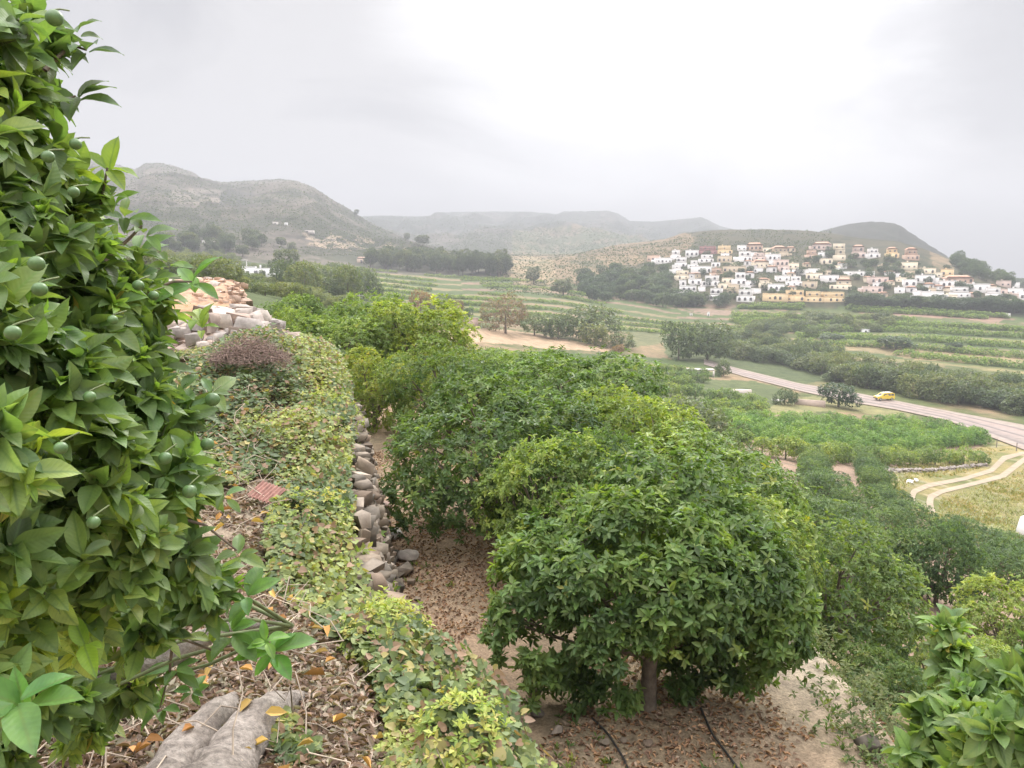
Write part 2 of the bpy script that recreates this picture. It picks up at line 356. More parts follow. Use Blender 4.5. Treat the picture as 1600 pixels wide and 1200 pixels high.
M_TERR = terrain_material()
# ------------------------------------------------------------------ the land
def inpoly(px, py, poly):
    p = np.array(poly, float); ins = np.zeros(px.shape, bool); j = len(p) - 1
    for i in range(len(p)):
        xi, yi, xj, yj = *p[i], *p[j]
        if yi != yj:
            c = ((yi > py) != (yj > py)) & (px < (xj - xi) * (py - yi) / (yj - yi) + xi); ins ^= c
        j = i
    return ins
def frac(px, py, top, bot):
    t = np.interp(px, *np.array(top, float).T); b = np.interp(px, *np.array(bot, float).T); return (py - t) / (b - t)
# terraced fields: families of rows running across the valley (top line, bottom line, number of rows)
FIELDS = [
    dict(top=[(450, 414), (560, 418), (690, 430), (800, 434)], bot=[(450, 452), (560, 462), (690, 478), (800, 486)], x=(455, 800), n=6),
    dict(top=[(700, 434), (860, 436), (960, 458), (1100, 486), (1250, 494)], bot=[(700, 500), (860, 512), (960, 520), (1100, 530), (1250, 520)], x=(720, 1250), n=7),
    dict(top=[(1000, 474), (1250, 478), (1440, 486), (1640, 500)], bot=[(1000, 482), (1250, 486), (1440, 494), (1640, 508)], x=(1040, 1640), n=2),
    dict(top=[(1050, 490), (1250, 497), (1440, 500), (1640, 510)], bot=[(1050, 505), (1250, 512), (1440, 514), (1640, 524)], x=(1060, 1640), n=2),
    dict(top=[(1200, 515), (1250, 512), (1420, 513), (1640, 524)], bot=[(1200, 548), (1250, 556), (1420, 566), (1640, 590)], x=(1250, 1640), n=4),
    dict(top=[(740, 545), (900, 552), (1000, 558), (1120, 570)], bot=[(740, 585), (900, 600), (1000, 604), (1150, 622)], x=(745, 1130), n=4),
]
def land_colour(X, Y, Z):
    P = np.stack([X, Y, Z], -1); px, py = project(P); r = np.hypot(X, Y)
    px = px + 14 * (fbm(X * .05, Y * .05, 91, 3) - .5) * np.clip(r / 100, 0, 1); py = py + 5 * (fbm(X * .06, Y * .06, 92, 3) - .5) * np.clip(r / 60, 0, 1)
    front = Y > 1
    C = np.zeros(P.shape)
    n = fbm(X * .02, Y * .02, 11, 5)[..., None]; n2 = fbm(X * .12, Y * .12, 12, 4)[..., None]; n3 = fbm(X * 1.5, Y * 1.5, 13, 4)[..., None]
    g = np.array((.13, .155, .06)); s = np.array((.30, .215, .15)); t = np.array((.36, .28, .15))
    k = sst(.42, .6, n * .5 + n2 * .5); C[:] = g * (1 - k) + (s * .6 + t * .4) * k
    def put(mask, col, soft=None):
        w = (mask & front)[..., None] * (1.0 if soft is None else soft); C[:] = C * (1 - w) + np.asarray(col) * w
    # hills
    az = np.arctan2(X, Y)
    hm = r > 520
    scrub = np.array((.085, .09, .055)); rock = np.array((.22, .185, .155)); tan = np.array((.30, .22, .14))
    f1 = fbm(X / 60, Y / 60, 21, 5)[..., None]; f2 = fbm(X / 9, Y / 9, 22, 4)[..., None]
    hgt = np.clip((Z - 40) / 120, 0, 1)[..., None]
    k1 = sst(.40, .60, f1 * .45 + f2 * .45 + .16 * hgt)
    h1 = scrub * (1 - k1) + rock * k1 * .85 + scrub * .15 * k1
    bd = fbm(X / 130 + 5, Z / 5.5, 27, 4)[..., None]; h1 = h1 * (1 - sst(.55, .7, bd) * .45) + np.array((.30, .25, .21)) * .5 * sst(.30, .18, bd) * np.clip((Z - 50) / 60, 0, 1)[..., None]
    put(hm & (px < 800) & (r < 1500), h1); cl = (px > 265) & (px < 345) & (py > 296) & (py < 320); put(hm & cl, np.array((.33, .28, .24)), sst(.45, .6, f2)); cl = (px > 345) & (px < 395) & (py > 288) & (py < 320); put(hm & cl, np.array((.10, .10, .085)), sst(.3, .5, f2))
    k2 = sst(.52, .68, f1 * .6 + f2 * .4)
    put(r > 1500, np.array((.075, .09, .065)) * (1 - k2) + np.array((.18, .16, .14)) * k2)
    # village hill
    vh = (r > 440) & (r < 860) & (px > 760)
    k3 = sst(.36, .54, f1 * .35 + f2 * .65)
    tanh_ = np.array((.13, .125, .07)) * (1 - k3) + tan * k3
    put(vh, np.array((.05, .062, .032)) * (1 - k3 * .15) + tan * k3 * .25)
    put(vh & inpoly(px, py, [(780, 400), (850, 395), (1050, 355), (1090, 372), (1060, 400), (1000, 412), (960, 430), (900, 450), (780, 450)]), tanh_)
    put(vh & inpoly(px, py, [(1440, 372), (1480, 385), (1490, 425), (1460, 420)]), tanh_)
    put((r > 860) & (px > 1150) & (r < 1500), np.array((.045, .055, .035)) * (1 - .3 * k3) + rock * .15 * k3)
    put((r > 45) & (r < 520) & (px < 620), np.array((.10, .13, .05)) + (n - .5) * .08)
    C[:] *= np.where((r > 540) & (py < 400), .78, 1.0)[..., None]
    # terraces
    for F in FIELDS:
        fr = frac(px, py, F['top'], F['bot']); m = (fr > 0) & (fr < 1) & (px > F['x'][0]) & (px < F['x'][1]) & (r > 60) & (r < 520)
        ph = (fr * F['n']) % 1.0
        row = np.floor(fr * F['n']); hh = _h(row, row * 0 + F['n'], 7)[..., None]
        soilc = np.array((.30, .21, .155)) * (1 - hh) + np.array((.30, .27, .13)) * hh
        w = sst(.60, .72, ph)[..., None] * (1 - sst(.93, 1.0, ph))[..., None]
        put(m, np.array((.11, .15, .055)) * (1 - w) + soilc * w)
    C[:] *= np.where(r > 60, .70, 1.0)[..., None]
    soil = np.array((.24, .165, .12)); dry = np.array((.42, .31, .19)); yel = np.array((.26, .225, .11))
    far = r > 60
    put(far & inpoly(px, py, [(725, 512), (800, 516), (870, 527), (960, 545), (945, 549), (860, 545), (740, 534)]), np.array((.38, .27, .185)))
    put(far & inpoly(px, py, [(990, 517), (1040, 522), (1035, 536), (1000, 540), (985, 545), (975, 530)]), np.array((.13, .135, .07)))
    put(far & inpoly(px, py, [(1375, 485), (1450, 487), (1570, 494), (1565, 503), (1440, 496), (1380, 494)]), np.array((.25, .165, .125)))
    put(far & inpoly(px, py, [(1060, 480), (1110, 483), (1200, 492), (1250, 490), (1250, 496), (1110, 492)]), np.array((.22, .16, .12)))
    put(far & inpoly(px, py, [(1230, 528), (1380, 538), (1460, 540), (1620, 555), (1620, 575), (1440, 562), (1300, 545), (1220, 538)]), yel * .55 + soil * .45)
    put(far & inpoly(px, py, [(1250, 553), (1340, 560), (1450, 572), (1440, 580), (1340, 580), (1250, 568)]), np.array((.19, .145, .11)))
    put(far & inpoly(px, py, [(820, 400), (860, 405), (870, 440), (850, 460), (800, 440), (800, 410)]), tanh_ * 1.0)
    put(far & inpoly(px, py, [(455, 362), (560, 370), (640, 384), (640, 392), (540, 392), (470, 382)]), np.array((.26, .20, .15)), sst(.45, .6, f2))
    put(far & inpoly(px, py, [(1180, 640), (1270, 618), (1360, 630), (1430, 648), (1420, 652), (1290, 642), (1180, 650)]), yel * .4 + soil * .2 + np.array((.04, .06, .02)))
    put(far & inpoly(px, py, [(960, 585), (1180, 596), (1240, 612), (1235, 622), (1180, 650), (1100, 650), (980, 620)]), np.array((.095, .115, .05)))
    put(far & inpoly(px, py, [(1035, 524), (1240, 545), (1300, 590), (1250, 605), (1160, 582), (1040, 560)]), np.array((.085, .105, .048)))
    # floors of the orchards on the right
    put((r > 8) & inpoly(px, py, [(1120, 700), (1150, 640), (1545, 690), (1545, 705), (1370, 740), (1420, 790), (1660, 900), (1660, 1150), (1240, 1000), (1150, 800)]), soil * .95 + n3 * .06)
    gm = (r > 45) & inpoly(px, py, [(1365, 738), (1530, 700), (1560, 690), (1600, 700), (1800, 720), (1800, 900), (1600, 880), (1420, 800)])
    kg = sst(.4, .6, fbm(X * .11, Y * .11, 23, 5))[..., None]; kw = sst(.62, .7, fbm(X * .5, Y * .5, 24, 4))[..., None]
    put(gm, np.array((.135, .145, .055)) * (1 - kg) + np.array((.23, .195, .09)) * kg)
    put(gm, np.array((.4, .36, .3)), kw * .3)
    # near terraces
    nm = (r < 34)
    near = np.array((.25, .17, .118)) * (1 - n3) + np.array((.37, .275, .195)) * n3
    put(nm & (Z < -2.2) & (X < 5.5), near)
    pale = np.array((.45, .38, .31))
    kp = np.exp(-(((X - 3.0) / 1.0) ** 2 + ((Y - 7.0) / 1.6) ** 2))[..., None]
    put(nm & (Z < -2.2), pale, kp * .8)
    up = nm & (X < edge_x(Y) + .05) & (Z > -2.4)
    put(up, np.array((.25, .19, .14)) * (1 - n3) + np.array((.40, .32, .26)) * n3)
    kq = np.exp(-(((X + 1.0) / .35) ** 2 + ((Y - 3.2) / .8) ** 2))[..., None]
    put(up, pale, kq * .8)
    kr = sst(12, 16, Y)[..., None] * (1 - sst(30, 40, Y))[..., None]
    put(up, np.array((.50, .30, .19)) * (1 - n3 * .3), kr)
    C[~front] = np.array((.25, .19, .14))
    return np.clip(C, .01, .9)
def build_terrain():
    A = R(43)
    az = np.concatenate([np.linspace(-math.pi, -A, 40)[:-1], np.linspace(-A, A, 940), np.linspace(A, math.pi, 40)[1:-1]])
    r = np.concatenate([[.15, .4, .8], np.geomspace(1.2, 3050, 760)])
    AA, RR = np.meshgrid(az, r, indexing='ij'); X = np.sin(AA) * RR; Y = np.cos(AA) * RR
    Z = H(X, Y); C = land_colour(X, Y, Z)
    na, nr = AA.shape
    i, j = np.meshgrid(np.arange(na), np.arange(nr - 1), indexing='ij'); i2 = (i + 1) % na
    F = np.stack([i * nr + j, i * nr + j + 1, i2 * nr + j + 1, i2 * nr + j], -1).reshape(-1, 4)
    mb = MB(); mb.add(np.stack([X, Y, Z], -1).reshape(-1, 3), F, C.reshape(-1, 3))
    c = mb.n; mb.add([(0, 0, H(np.array([0.]), np.array([.1]))[0])], np.zeros((0, 3), int), (.25, .19, .14))
    k = np.arange(na); mb.f.append((np.stack([k * nr, ((k + 1) % na) * nr, np.full(na, c)], -1)[:, ::-1], 0))
    o = mb.build('terrain', M_TERR, smooth=True); tag(o, kind='structure'); return o
build_terrain()
# ------------------------------------------------------------------ leaves and crowns
T2 = (np.array([(0, 0, 0), (.45, -.5, .10), (1, 0, -.06), (.45, .5, .10)]), np.array([(0, 1, 2), (0, 2, 3)]))
T4 = (np.array([(0, 0, 0), (.30, -.46, .10), (.66, -.40, .04), (1, 0, -.14), (.66, .40, .04), (.30, .46, .10)]), np.array([(0, 1, 2, 3), (0, 3, 4, 5)]))
def _thi():
    s = np.linspace(0, 1, 7); w = np.array([.03, .33, .48, .5, .43, .26, 0.0]); v = []; uv = []
    for a, b in zip(s, w):
        dz = -.30 * a ** 2.2 + .10 * a
        for t in (-1, -.5, 0, .5, 1):
            v.append((a, t * b, dz + .14 * abs(t) * b * 1.6 + .02 * math.sin(a * 9 + t * 2))); uv.append((a, t * b))
    f = [(i * 5 + j, (i + 1) * 5 + j, (i + 1) * 5 + j + 1, i * 5 + j + 1) for i in range(6) for j in range(4)]
    return np.array(v), np.array(f), np.array(uv)
THI = _thi()
def _heart():
    o = [(0, 0), (-.16, .22), (-.10, .44), (.18, .56), (.55, .42), (.85, .16), (1.0, 0)]
    v = [(a, b, .10 * abs(b) * 2 - .12 * max(a, 0) ** 2) for a, b in o] + [(a, -b, .10 * abs(b) * 2 - .12 * max(a, 0) ** 2) for a, b in o[1:-1]]
    f = [(0, 1, 2, 3), (0, 3, 4, 5), (0, 7, 8, 9), (0, 9, 10, 11)]; f2 = [(0, 5, 6), (0, 6, 11)]
    f = [(0, 3, 2, 1), (0, 5, 4, 3), (0, 6, 5, 5)]
    return np.array(v), np.array([(0, 3, 2, 1), (0, 5, 4, 3), (0, 7, 8, 9), (0, 9, 10, 11)]), np.array([(0, 6, 5), (0, 11, 6)])
THE = _heart()
def leaf_arrays(P, A, Nn, Ln, W, T):
    tv = T[0]; A = nrm(A); B = nrm(np.cross(Nn, A)); N2 = np.cross(A, B); Ln = Ln[:, None]; W = W[:, None]
    v = P[:, None] + A[:, None] * (tv[None, :, 0:1] * Ln[:, None]) + B[:, None] * (tv[None, :, 1:2] * W[:, None]) + N2[:, None] * (tv[None, :, 2:3] * Ln[:, None])
    off = np.arange(len(P)) * len(tv)
    f = (T[1][None] + off[:, None, None]).reshape(-1, T[1].shape[1])
    return v.reshape(-1, 3), f, off
def rosettes(mb, rng, C, Ax, L, k, T, cols, jit=.25, mat=0, open_=(35, 100), wr=.46, colj=.18):
    """C centres, Ax outward axes, k leaves each, cols one colour per rosette"""
    n = len(C); Ax = nrm(Ax); ref = rng.normal(size=(n, 3)); U = nrm(np.cross(Ax, ref)); V = np.cross(Ax, U)
    ph = (np.arange(k)[None] * 2.4 + rng.uniform(0, 6.28, (n, 1)) + rng.uniform(-.3, .3, (n, k)))
    th = np.radians(rng.uniform(open_[0], open_[1], (n, k)))
    d = Ax[:, None] * np.cos(th)[..., None] + (U[:, None] * np.cos(ph)[..., None] + V[:, None] * np.sin(ph)[..., None]) * np.sin(th)[..., None]
    d = d + rng.normal(size=d.shape) * .12; d[..., 2] -= .10; d = nrm(d)
    nn = Ax[:, None] + np.array((0, 0, .5)) + rng.normal(size=d.shape) * jit
    P = C[:, None] - Ax[:, None] * L * rng.uniform(0, .55, (n, k, 1)) + d * L * .06
    Ls = L * rng.uniform(.55, 1.25, (n, k)); W = Ls * wr * rng.uniform(.85, 1.15, (n, k))
    col = cols[:, None] * (1 + rng.uniform(-colj, colj, (n, k, 1))) ; col = col * (1 + rng.uniform(-.08, .08, (n, k, 3)))
    v, f, off = leaf_arrays(P.reshape(-1, 3), d.reshape(-1, 3), nn.reshape(-1, 3), Ls.ravel(), W.ravel(), T)
    kk = len(T[0]); uv = np.tile(T[2], (n * k, 1)) if len(T) > 2 else None
    mb.add(v, f, np.repeat(col.reshape(-1, 3), kk, 0), mat, uv)
PAL = dict(
    orange=[((.095, .150, .048), 3.2), ((.155, .228, .066), 5), ((.225, .305, .082), 4), ((.31, .385, .10), 1.5), ((.34, .36, .06), .15)],
    yellowish=[((.09, .155, .042), 3), ((.15, .215, .06), 4), ((.22, .28, .075), 3), ((.33, .34, .08), .6)],
    deep=[((.062, .108, .042), 3.8), ((.10, .162, .055), 5), ((.16, .235, .072), 3), ((.25, .33, .09), 1)],
    lime=[((.11, .20, .055), 3), ((.16, .275, .07), 4), ((.22, .33, .08), 2)],
    dark=[((.045, .08, .038), 4), ((.065, .105, .048), 4), ((.09, .135, .06), 2)],
    olive=[((.10, .135, .065), 4), ((.14, .175, .085), 3), ((.18, .20, .11), 1)],
    pine=[((.065, .095, .045), 4), ((.09, .12, .055), 3), ((.13, .15, .07), 1)],
    brown=[((.16, .12, .085), 3), ((.20, .15, .11), 2), ((.13, .13, .08), 2)],
    rust=[((.30, .16, .09), 3), ((.24, .16, .09), 2), ((.16, .15, .07), 2)],
    scrub=[((.12, .15, .065), 4), ((.16, .19, .08), 3), ((.09, .12, .055), 2)])
def pick(rng, n, pal, P=None, fs=1.6):
    cs = np.array([c for c, _ in PAL[pal]]); w = np.array([x for _, x in PAL[pal]], float)
    cw = np.cumsum(w / w.sum()); q = rng.uniform(size=n)
    if P is not None:   # branches carry leaves of a like colour
        q = np.clip(.5 + (fbm(P[:, 0] * fs + 31, P[:, 1] * fs + P[:, 2] * fs * 1.3 + 17, 5, 2) - .5) * 2.0, 0, .999) * .55 + q * .45
    return cs[np.minimum(np.searchsorted(cw, q), len(cs) - 1)]
def lobes_for(rng, rx, ry, rz, n, zc, sz=(.38, .6)):
    out = [((0, 0, zc), (rx * .72, ry * .72, rz * .8))]
    for i in range(n):
        a = i * 2.4 + rng.uniform(-.4, .4); zz = rng.uniform(-.95, .9); q = (1.0 if zz < .1 else math.sqrt(max(0, 1 - zz * zz * .8))) * rng.uniform(.45, .74); s = rng.uniform(*sz)
        out.append(((math.cos(a) * rx * q, math.sin(a) * ry * q, zc + zz * rz * .6), (rx * s, ry * s, rz * s * 1.05)))
    return out
def crown_points(rng, lobes, n, inner=.22, zmin=None, low=-.75):
    W = np.array([r[0] * r[1] + r[1] * r[2] + r[0] * r[2] for _, r in lobes]); W /= W.sum()
    C = np.array([c for c, _ in lobes], float); Rr = np.array([r for _, r in lobes], float); P = []; A = []; m = 0
    while m < n:
        q = n; i = rng.choice(len(lobes), q, p=W); d = nrm(rng.normal(size=(q, 3))); d = d[d[:, 2] > low] if False else d
        s = np.where(rng.uniform(size=q) < inner, rng.uniform(.45, .85, q), rng.uniform(.86, 1.08, q)); s = np.where(rng.uniform(size=q) < .06, rng.uniform(1.08, 1.27, q), s)
        p = C[i] + d * Rr[i] * s[:, None]
        e = np.min(np.where(np.arange(len(lobes))[None] == i[:, None], 9, np.linalg.norm((p[:, None] - C) / Rr, axis=2)), 1) if len(lobes) > 1 else np.full(q, 9.)
        ok = (e > .84) | (rng.uniform(size=q) < .10)
        ok &= (d[:, 2] > low) | (rng.uniform(size=q) < .35)
        if zmin is not None: ok &= p[:, 2] > zmin
        hole = fbm(p[:, 0] * 1.7 / Rr[0, 0] + 7, (p[:, 1] + p[:, 2] * 1.4) * 1.7 / Rr[0, 0] + 3, 41, 2); ok &= hole > .33
        P.append(p[ok]); A.append(nrm(d / Rr[i])[ok]); m += ok.sum()
    return np.concatenate(P)[:n], np.concatenate(A)[:n]
def crown(mb, rng, lobes, n, L, k, T, pal, up=.55, inner=.22, zmin=None, open_=(35, 100), fs=1.6, wr=.46):
    P, A = crown_points(rng, lobes, n, inner, zmin)
    ax = nrm(A * .8 + np.array((0, 0, up)) + rng.normal(size=A.shape) * .25)
    rosettes(mb, rng, P, ax, L, k, T, pick(rng, n, pal, P, fs), open_=open_, wr=wr)
def limbs(mb, rng, lobes, h0, rad, base=(0, 0, 0), sides=8, twigs=3):
    b = np.array(base, float); f = b + (0, 0, h0)
    tube(mb, [b - (0, 0, .25), b + (.0, 0, .02), b + (rad * .3, 0, h0 * .5), f], [rad * 1.5, rad * 1.15, rad * .95, rad * .9], sides, wob=.35)
    for c, r in lobes:
        c = np.array(c, float); m = (f + c) / 2 + rng.normal(size=3) * .08 * h0; m[2] -= .05
        tube(mb, [f - (0, 0, .04), f * .6 + m * .4, m, c], [rad * .6, rad * .5, rad * .38, rad * .16], 6, wob=.3)
        for _ in range(twigs):
            e = c + nrm(rng.normal(size=3)) * np.array(r) * .85
            tube(mb, [m * .4 + c * .6, (c + e) / 2, e], [rad * .18, rad * .13, rad * .05], 4)
def orange_tree(name, seed, rx, ry, h, n, L, k, T, pal='orange', trunk_h=.4, rad=.09, nl=12, low=.02, twigs=3):
    rng = np.random.default_rng(seed); rz = (h - low) / 2; zc = low + rz
    lb = lobes_for(rng, rx, ry, rz, nl, zc)
    root = empty(name, (0, 0, 0))
    m = MB(); crown(m, rng, lb, n, L, k, T, pal, zmin=low * .8); m.build('crown', M_LEAF, root)
    t = MB(); limbs(t, rng, lb, trunk_h, rad, twigs=twigs); t.build('trunk', M_BARK, root, smooth=True)
    return root
def one_tree(name, seed, rx, ry, h, n, L, k, pal, low=.1, nl=7, T=T2, rad=.1, fs=.8):
    """far tree: a single mesh, crown and trunk materials"""
    rng = np.random.default_rng(seed); rz = (h - low) / 2; zc = low + rz; lb = lobes_for(rng, rx, ry, rz, nl, zc)
    m = MB(); crown(m, rng, lb, n, L, k, T, pal, zmin=low * .8, inner=.15, fs=fs); tube(m, [(0, 0, -.5), (0, 0, h * .5)], [rad, rad * .7], 5, (.14, .11, .09), 1)
    return m.build(name, [M_LEAF, M_BARK])
# ------------------------------------------------------------------ placing trees
NPLACED = {}
def ground_z(x, y): return float(H(np.array([x]), np.array([y]))[0])
class Kind:
    """a few different trees of one kind; the first placements use the trees themselves, later ones are copies"""
    def __init__(s, protos, seed): s.p = protos; s.used = [False] * len(protos); s.rng = random.Random(seed); s.c = 0
    def put(s, x, y, sc=1.0, label='', cat='tree', group=None, which=None, z=None, rz=None, asp=1.0, name=None):
        i = which if which is not None else s.rng.randrange(len(s.p)); s.c += 1
        rz = s.rng.uniform(0, 6.28) if rz is None else rz; z = ground_z(x, y) if z is None else z
        if not s.used[i]:
            o = s.p[i]; s.used[i] = True; o.location = (x, y, z); o.rotation_euler = (0, 0, rz); o.scale = (sc, sc, sc * asp)
        else: o = copy_thing(s.p[i], (x, y, z), rz, (sc, sc, sc * asp))
        tag(o, label, cat, group); return o
    def finish(s):
        for u, o in zip(s.used, s.p):
            if not u:
                for c in list(o.children): bpy.data.objects.remove(c)
                bpy.data.objects.remove(o)
def along(poly, step, jit=0.0, seed=1, dens=400):
    """ground points along a polyline given in pixels, spaced by metres on the ground"""
    rng = random.Random(seed); a = np.array(poly, float); s = np.concatenate([[0], np.cumsum(np.hypot(*np.diff(a, axis=0).T))])
    q = np.linspace(0, s[-1], dens); px = np.interp(q, s, a[:, 0]); py = np.interp(q, s, a[:, 1])
    G = ground_hit(px, py, 8); G = G[~np.isnan(G[:, 0])]
    if len(G) < 2: return []
    d = np.concatenate([[0], np.cumsum(np.minimum(np.hypot(*np.diff(G[:, :2], axis=0).T), 12))]); out = []; t = rng.uniform(0, step * .5)
    while t < d[-1]:
        x = np.interp(t, d, G[:, 0]) + rng.uniform(-jit, jit); y = np.interp(t, d, G[:, 1]) + rng.uniform(-jit, jit); out.append((x, y)); t += step * rng.uniform(.88, 1.12)
    return out
near_k = Kind([orange_tree('orange_tree', 11 + i, 1.5, 1.4, 2.5, 2500, .085, 8, T4, ['orange', 'orange', 'orange'][i], rad=.08) for i in range(3)], 1)
near_y = Kind([orange_tree('orange_tree', 31 + i, 1.5, 1.4, 2.5, 2600, .08, 8, T4, 'yellowish', rad=.08) for i in range(1)], 2)
near_d = Kind([orange_tree('orange_tree', 41, 1.5, 1.4, 2.5, 2700, .085, 8, T4, 'deep', rad=.08)], 13)
mid_k = Kind([orange_tree('orange_tree', 51 + i, 1.65, 1.6, 2.7, 1100, .14, 6, T2, 'deep', rad=.08, nl=10, twigs=0) for i in range(4)], 3)
G_NEAR = 'orange trees on the terrace below the wall'
def ntree(kind, px, D, h, wpx, label, which=None, asp=None, z=None):
    """px column, distance, real height, width in pixels"""
    p = pt(px, 600, D); x, y = p[0], p[1]; w = wpx * D / 1200 / 3.1; o = kind.put(x, y, w, label, 'tree', G_NEAR, which, z)
    o.scale = (w, w, h / 2.55); return o
def hero_tree():
    rng = np.random.default_rng(7); g = gh(1008, 1108); root = empty('orange_tree', g)
    lb0 = [((0, .25, 1.25), (.82, .85, .62)), ((-.85, .2, 1.05), (.62, .6, .55)), ((-1.05, -.05, .75), (.42, .4, .42)), ((.85, .1, 1.15), (.62, .6, .55)), ((1.2, .0, .88), (.42, .45, .45)), ((.25, -.45, 1.25), (.62, .5, .5)),
          ((-.45, -.35, 1.2), (.5, .45, .45)), ((.1, .45, 1.78), (.5, .5, .42)), ((.55, .55, 1.72), (.45, .45, .40)), ((-.5, .5, 1.42), (.5, .5, .42)), ((.95, .6, 1.42), (.48, .5, .42)), ((-.15, -.1, 1.6), (.42, .4, .34)), ((.35, -.3, 1.55), (.38, .4, .3)), ((-.8, .3, 1.3), (.4, .4, .34)), ((-.25, -.55, .85), (.42, .3, .28)), ((-.75, -.1, .55), (.30, .25, .3)), ((.62, -.2, .72), (.30, .25, .22)),
          ((.48, .1, .16), (.2, .18, .16)), ((-.62, .0, .2), (.36, .25, .2)), ((-.25, -.25, .26), (.26, .15, .18)), ((-.95, -.1, .38), (.36, .3, .32)), ((.95, .1, .38), (.32, .3, .3)), ((.3, .5, .4), (.3, .3, .3)), ((.62, .3, .42), (.3, .3, .3)), ((1.15, -.25, .75), (.3, .3, .3)), ((1.3, .25, .72), (.25, .25, .28))]
    lb = [(tuple(np.array(c) * (.90, .9, 1.0) - (.06, 0, 0)), tuple(np.array(r) * (.80, .84, .9))) for c, r in lb0]
    m = MB(); crown(m, rng, lb, 4300, .072, 8, T4, 'orange', zmin=.03, inner=.3, fs=2.2)
    p2, a2 = crown_points(rng, [((.3, -.1, 1.3), (1.35, .9, .9))], 160)
    rosettes(m, rng, p2, nrm(a2 + (0, 0, .4)), .07, 6, T4, pick(rng, 160, 'yellowish') * .85, wr=.42)
    m.build('crown', M_LEAF, root)
    t = MB(); tube(t, [(0, 0, -.2), (0, 0, .03), (.02, 0, .22), (.03, 0, .48)], [.085, .058, .052, .06], 12, wob=.4)
    limbs(t, rng, lb[:10], .5, .05, (.03, 0, 0.0), twigs=4)
    t.build('trunk', M_BARK, root, smooth=True)
    tag(root, 'nearest orange tree below the wall, bare brown trunk showing under its crown', 'tree', G_NEAR); return root
hero_tree()
ntree(near_d, 772, 10.4, 2.3, 340, 'dark glossy orange tree beside the dirt path, left of the nearest tree', 0)
ntree(near_k, 905, 13.6, 2.15, 300, 'orange tree behind the dark glossy one, below the tan field', 1)
ntree(near_k, 1065, 9.6, 1.65, 330, 'orange tree right behind the nearest one, facing the open slope', 2)
ntree(near_k, 905, 9.0, 1.75, 230, 'low orange tree filling the gap between dark glossy tree and nearest tree', 1)
ntree(near_k, 865, 8.5, 1.75, 260, 'low orange tree joining the dark glossy tree to the nearest one', 2)
ntree(near_k, 1150, 8.3, 1.35, 250, 'low orange tree at the right shoulder of the nearest tree', 0)
ntree(near_k, 1000, 10.8, 1.95, 260, 'orange tree in the second line straight behind the nearest tree', 1)
ntree(near_y, 700, 17.0, 2.4, 200, 'yellow-green orange tree at the far end of the dirt path')
ntree(near_k, 650, 25, 3.3, 215, 'tallest orange tree of the far group, against the rusty bushes', 0)
ntree(near_k, 590, 27, 3.1, 170, 'orange tree left of the tallest one in the far group', 2)
ntree(near_y, 585, 18.5, 2.15, 170, 'low yellowish orange tree behind the vine mound', 0)
ntree(near_k, 520, 23, 2.5, 180, 'orange tree behind the vine mound, left of the yellowish one', 1)
ntree(near_k, 462, 24, 2.6, 130, 'orange tree next to the pale rubble, leftmost of the far group', 2)
ntree(near_k, 985, 17.5, 1.4, 200, 'orange tree at the corner of the terrace above the valley orchard', 0)
ntree(near_k, 1050, 14.5, 1.35, 190, 'small orange tree between the terrace corner and the open slope', 1)
ntree(near_k, 830, 18.5, 1.9, 180, 'orange tree in the second line, behind the path trees', 2)
ntree(near_k, 1120, 17.5, 1.8, 150, 'orange tree on the terrace rim above the brown orchard floor', 1)
ntree(near_k, 760, 24, 1.6, 150, 'orange tree in the far line, half hidden behind the yellow-green one', 2)
ntree(near_k, 905, 25, 1.2, 150, 'orange tree in the far line below the tan field', 0)
ntree(near_k, 545, 33, 2.6, 110, 'orange tree at the back of the far group, near the pale track', 1)
ntree(near_k, 465, 34, 2.4, 110, 'orange tree at the back of the far group, below the wooded bank', 0)
ntree(near_k, 690, 33, 1.6, 110, 'orange tree at the back of the far group, left of the tan field', 2)
# slope below the terrace
ntree(near_d, 1310, 14.5, 3.0, 300, 'big orange tree on the slope right of the nearest tree', 0)
ntree(near_k, 1215, 13.0, 2.2, 170, 'orange tree peeping out behind the right side of the nearest tree', 0)
ntree(near_d, 1490, 27, 3.3, 145, 'rounded orange tree with bare brown soil under it', 0)
ntree(near_k, 1610, 22, 3.0, 190, 'orange tree cut off by the right edge, below the red vehicle', 0)
ntree(near_k, 1530, 15.5, 2.3, 230, 'orange tree behind the close branches at the lower right', 1)
ntree(near_y, 1400, 11.8, 1.25, 150, 'low bush with yellow leaf tips under the big slope tree', 0)
ntree(near_k, 1340, 21, 3.2, 170, 'orange tree uphill of the rounded one, in thick foliage', 0)
ntree(near_k, 1235, 19.5, 3.0, 160, 'orange tree by the small bare patch behind the nearest tree', 2)
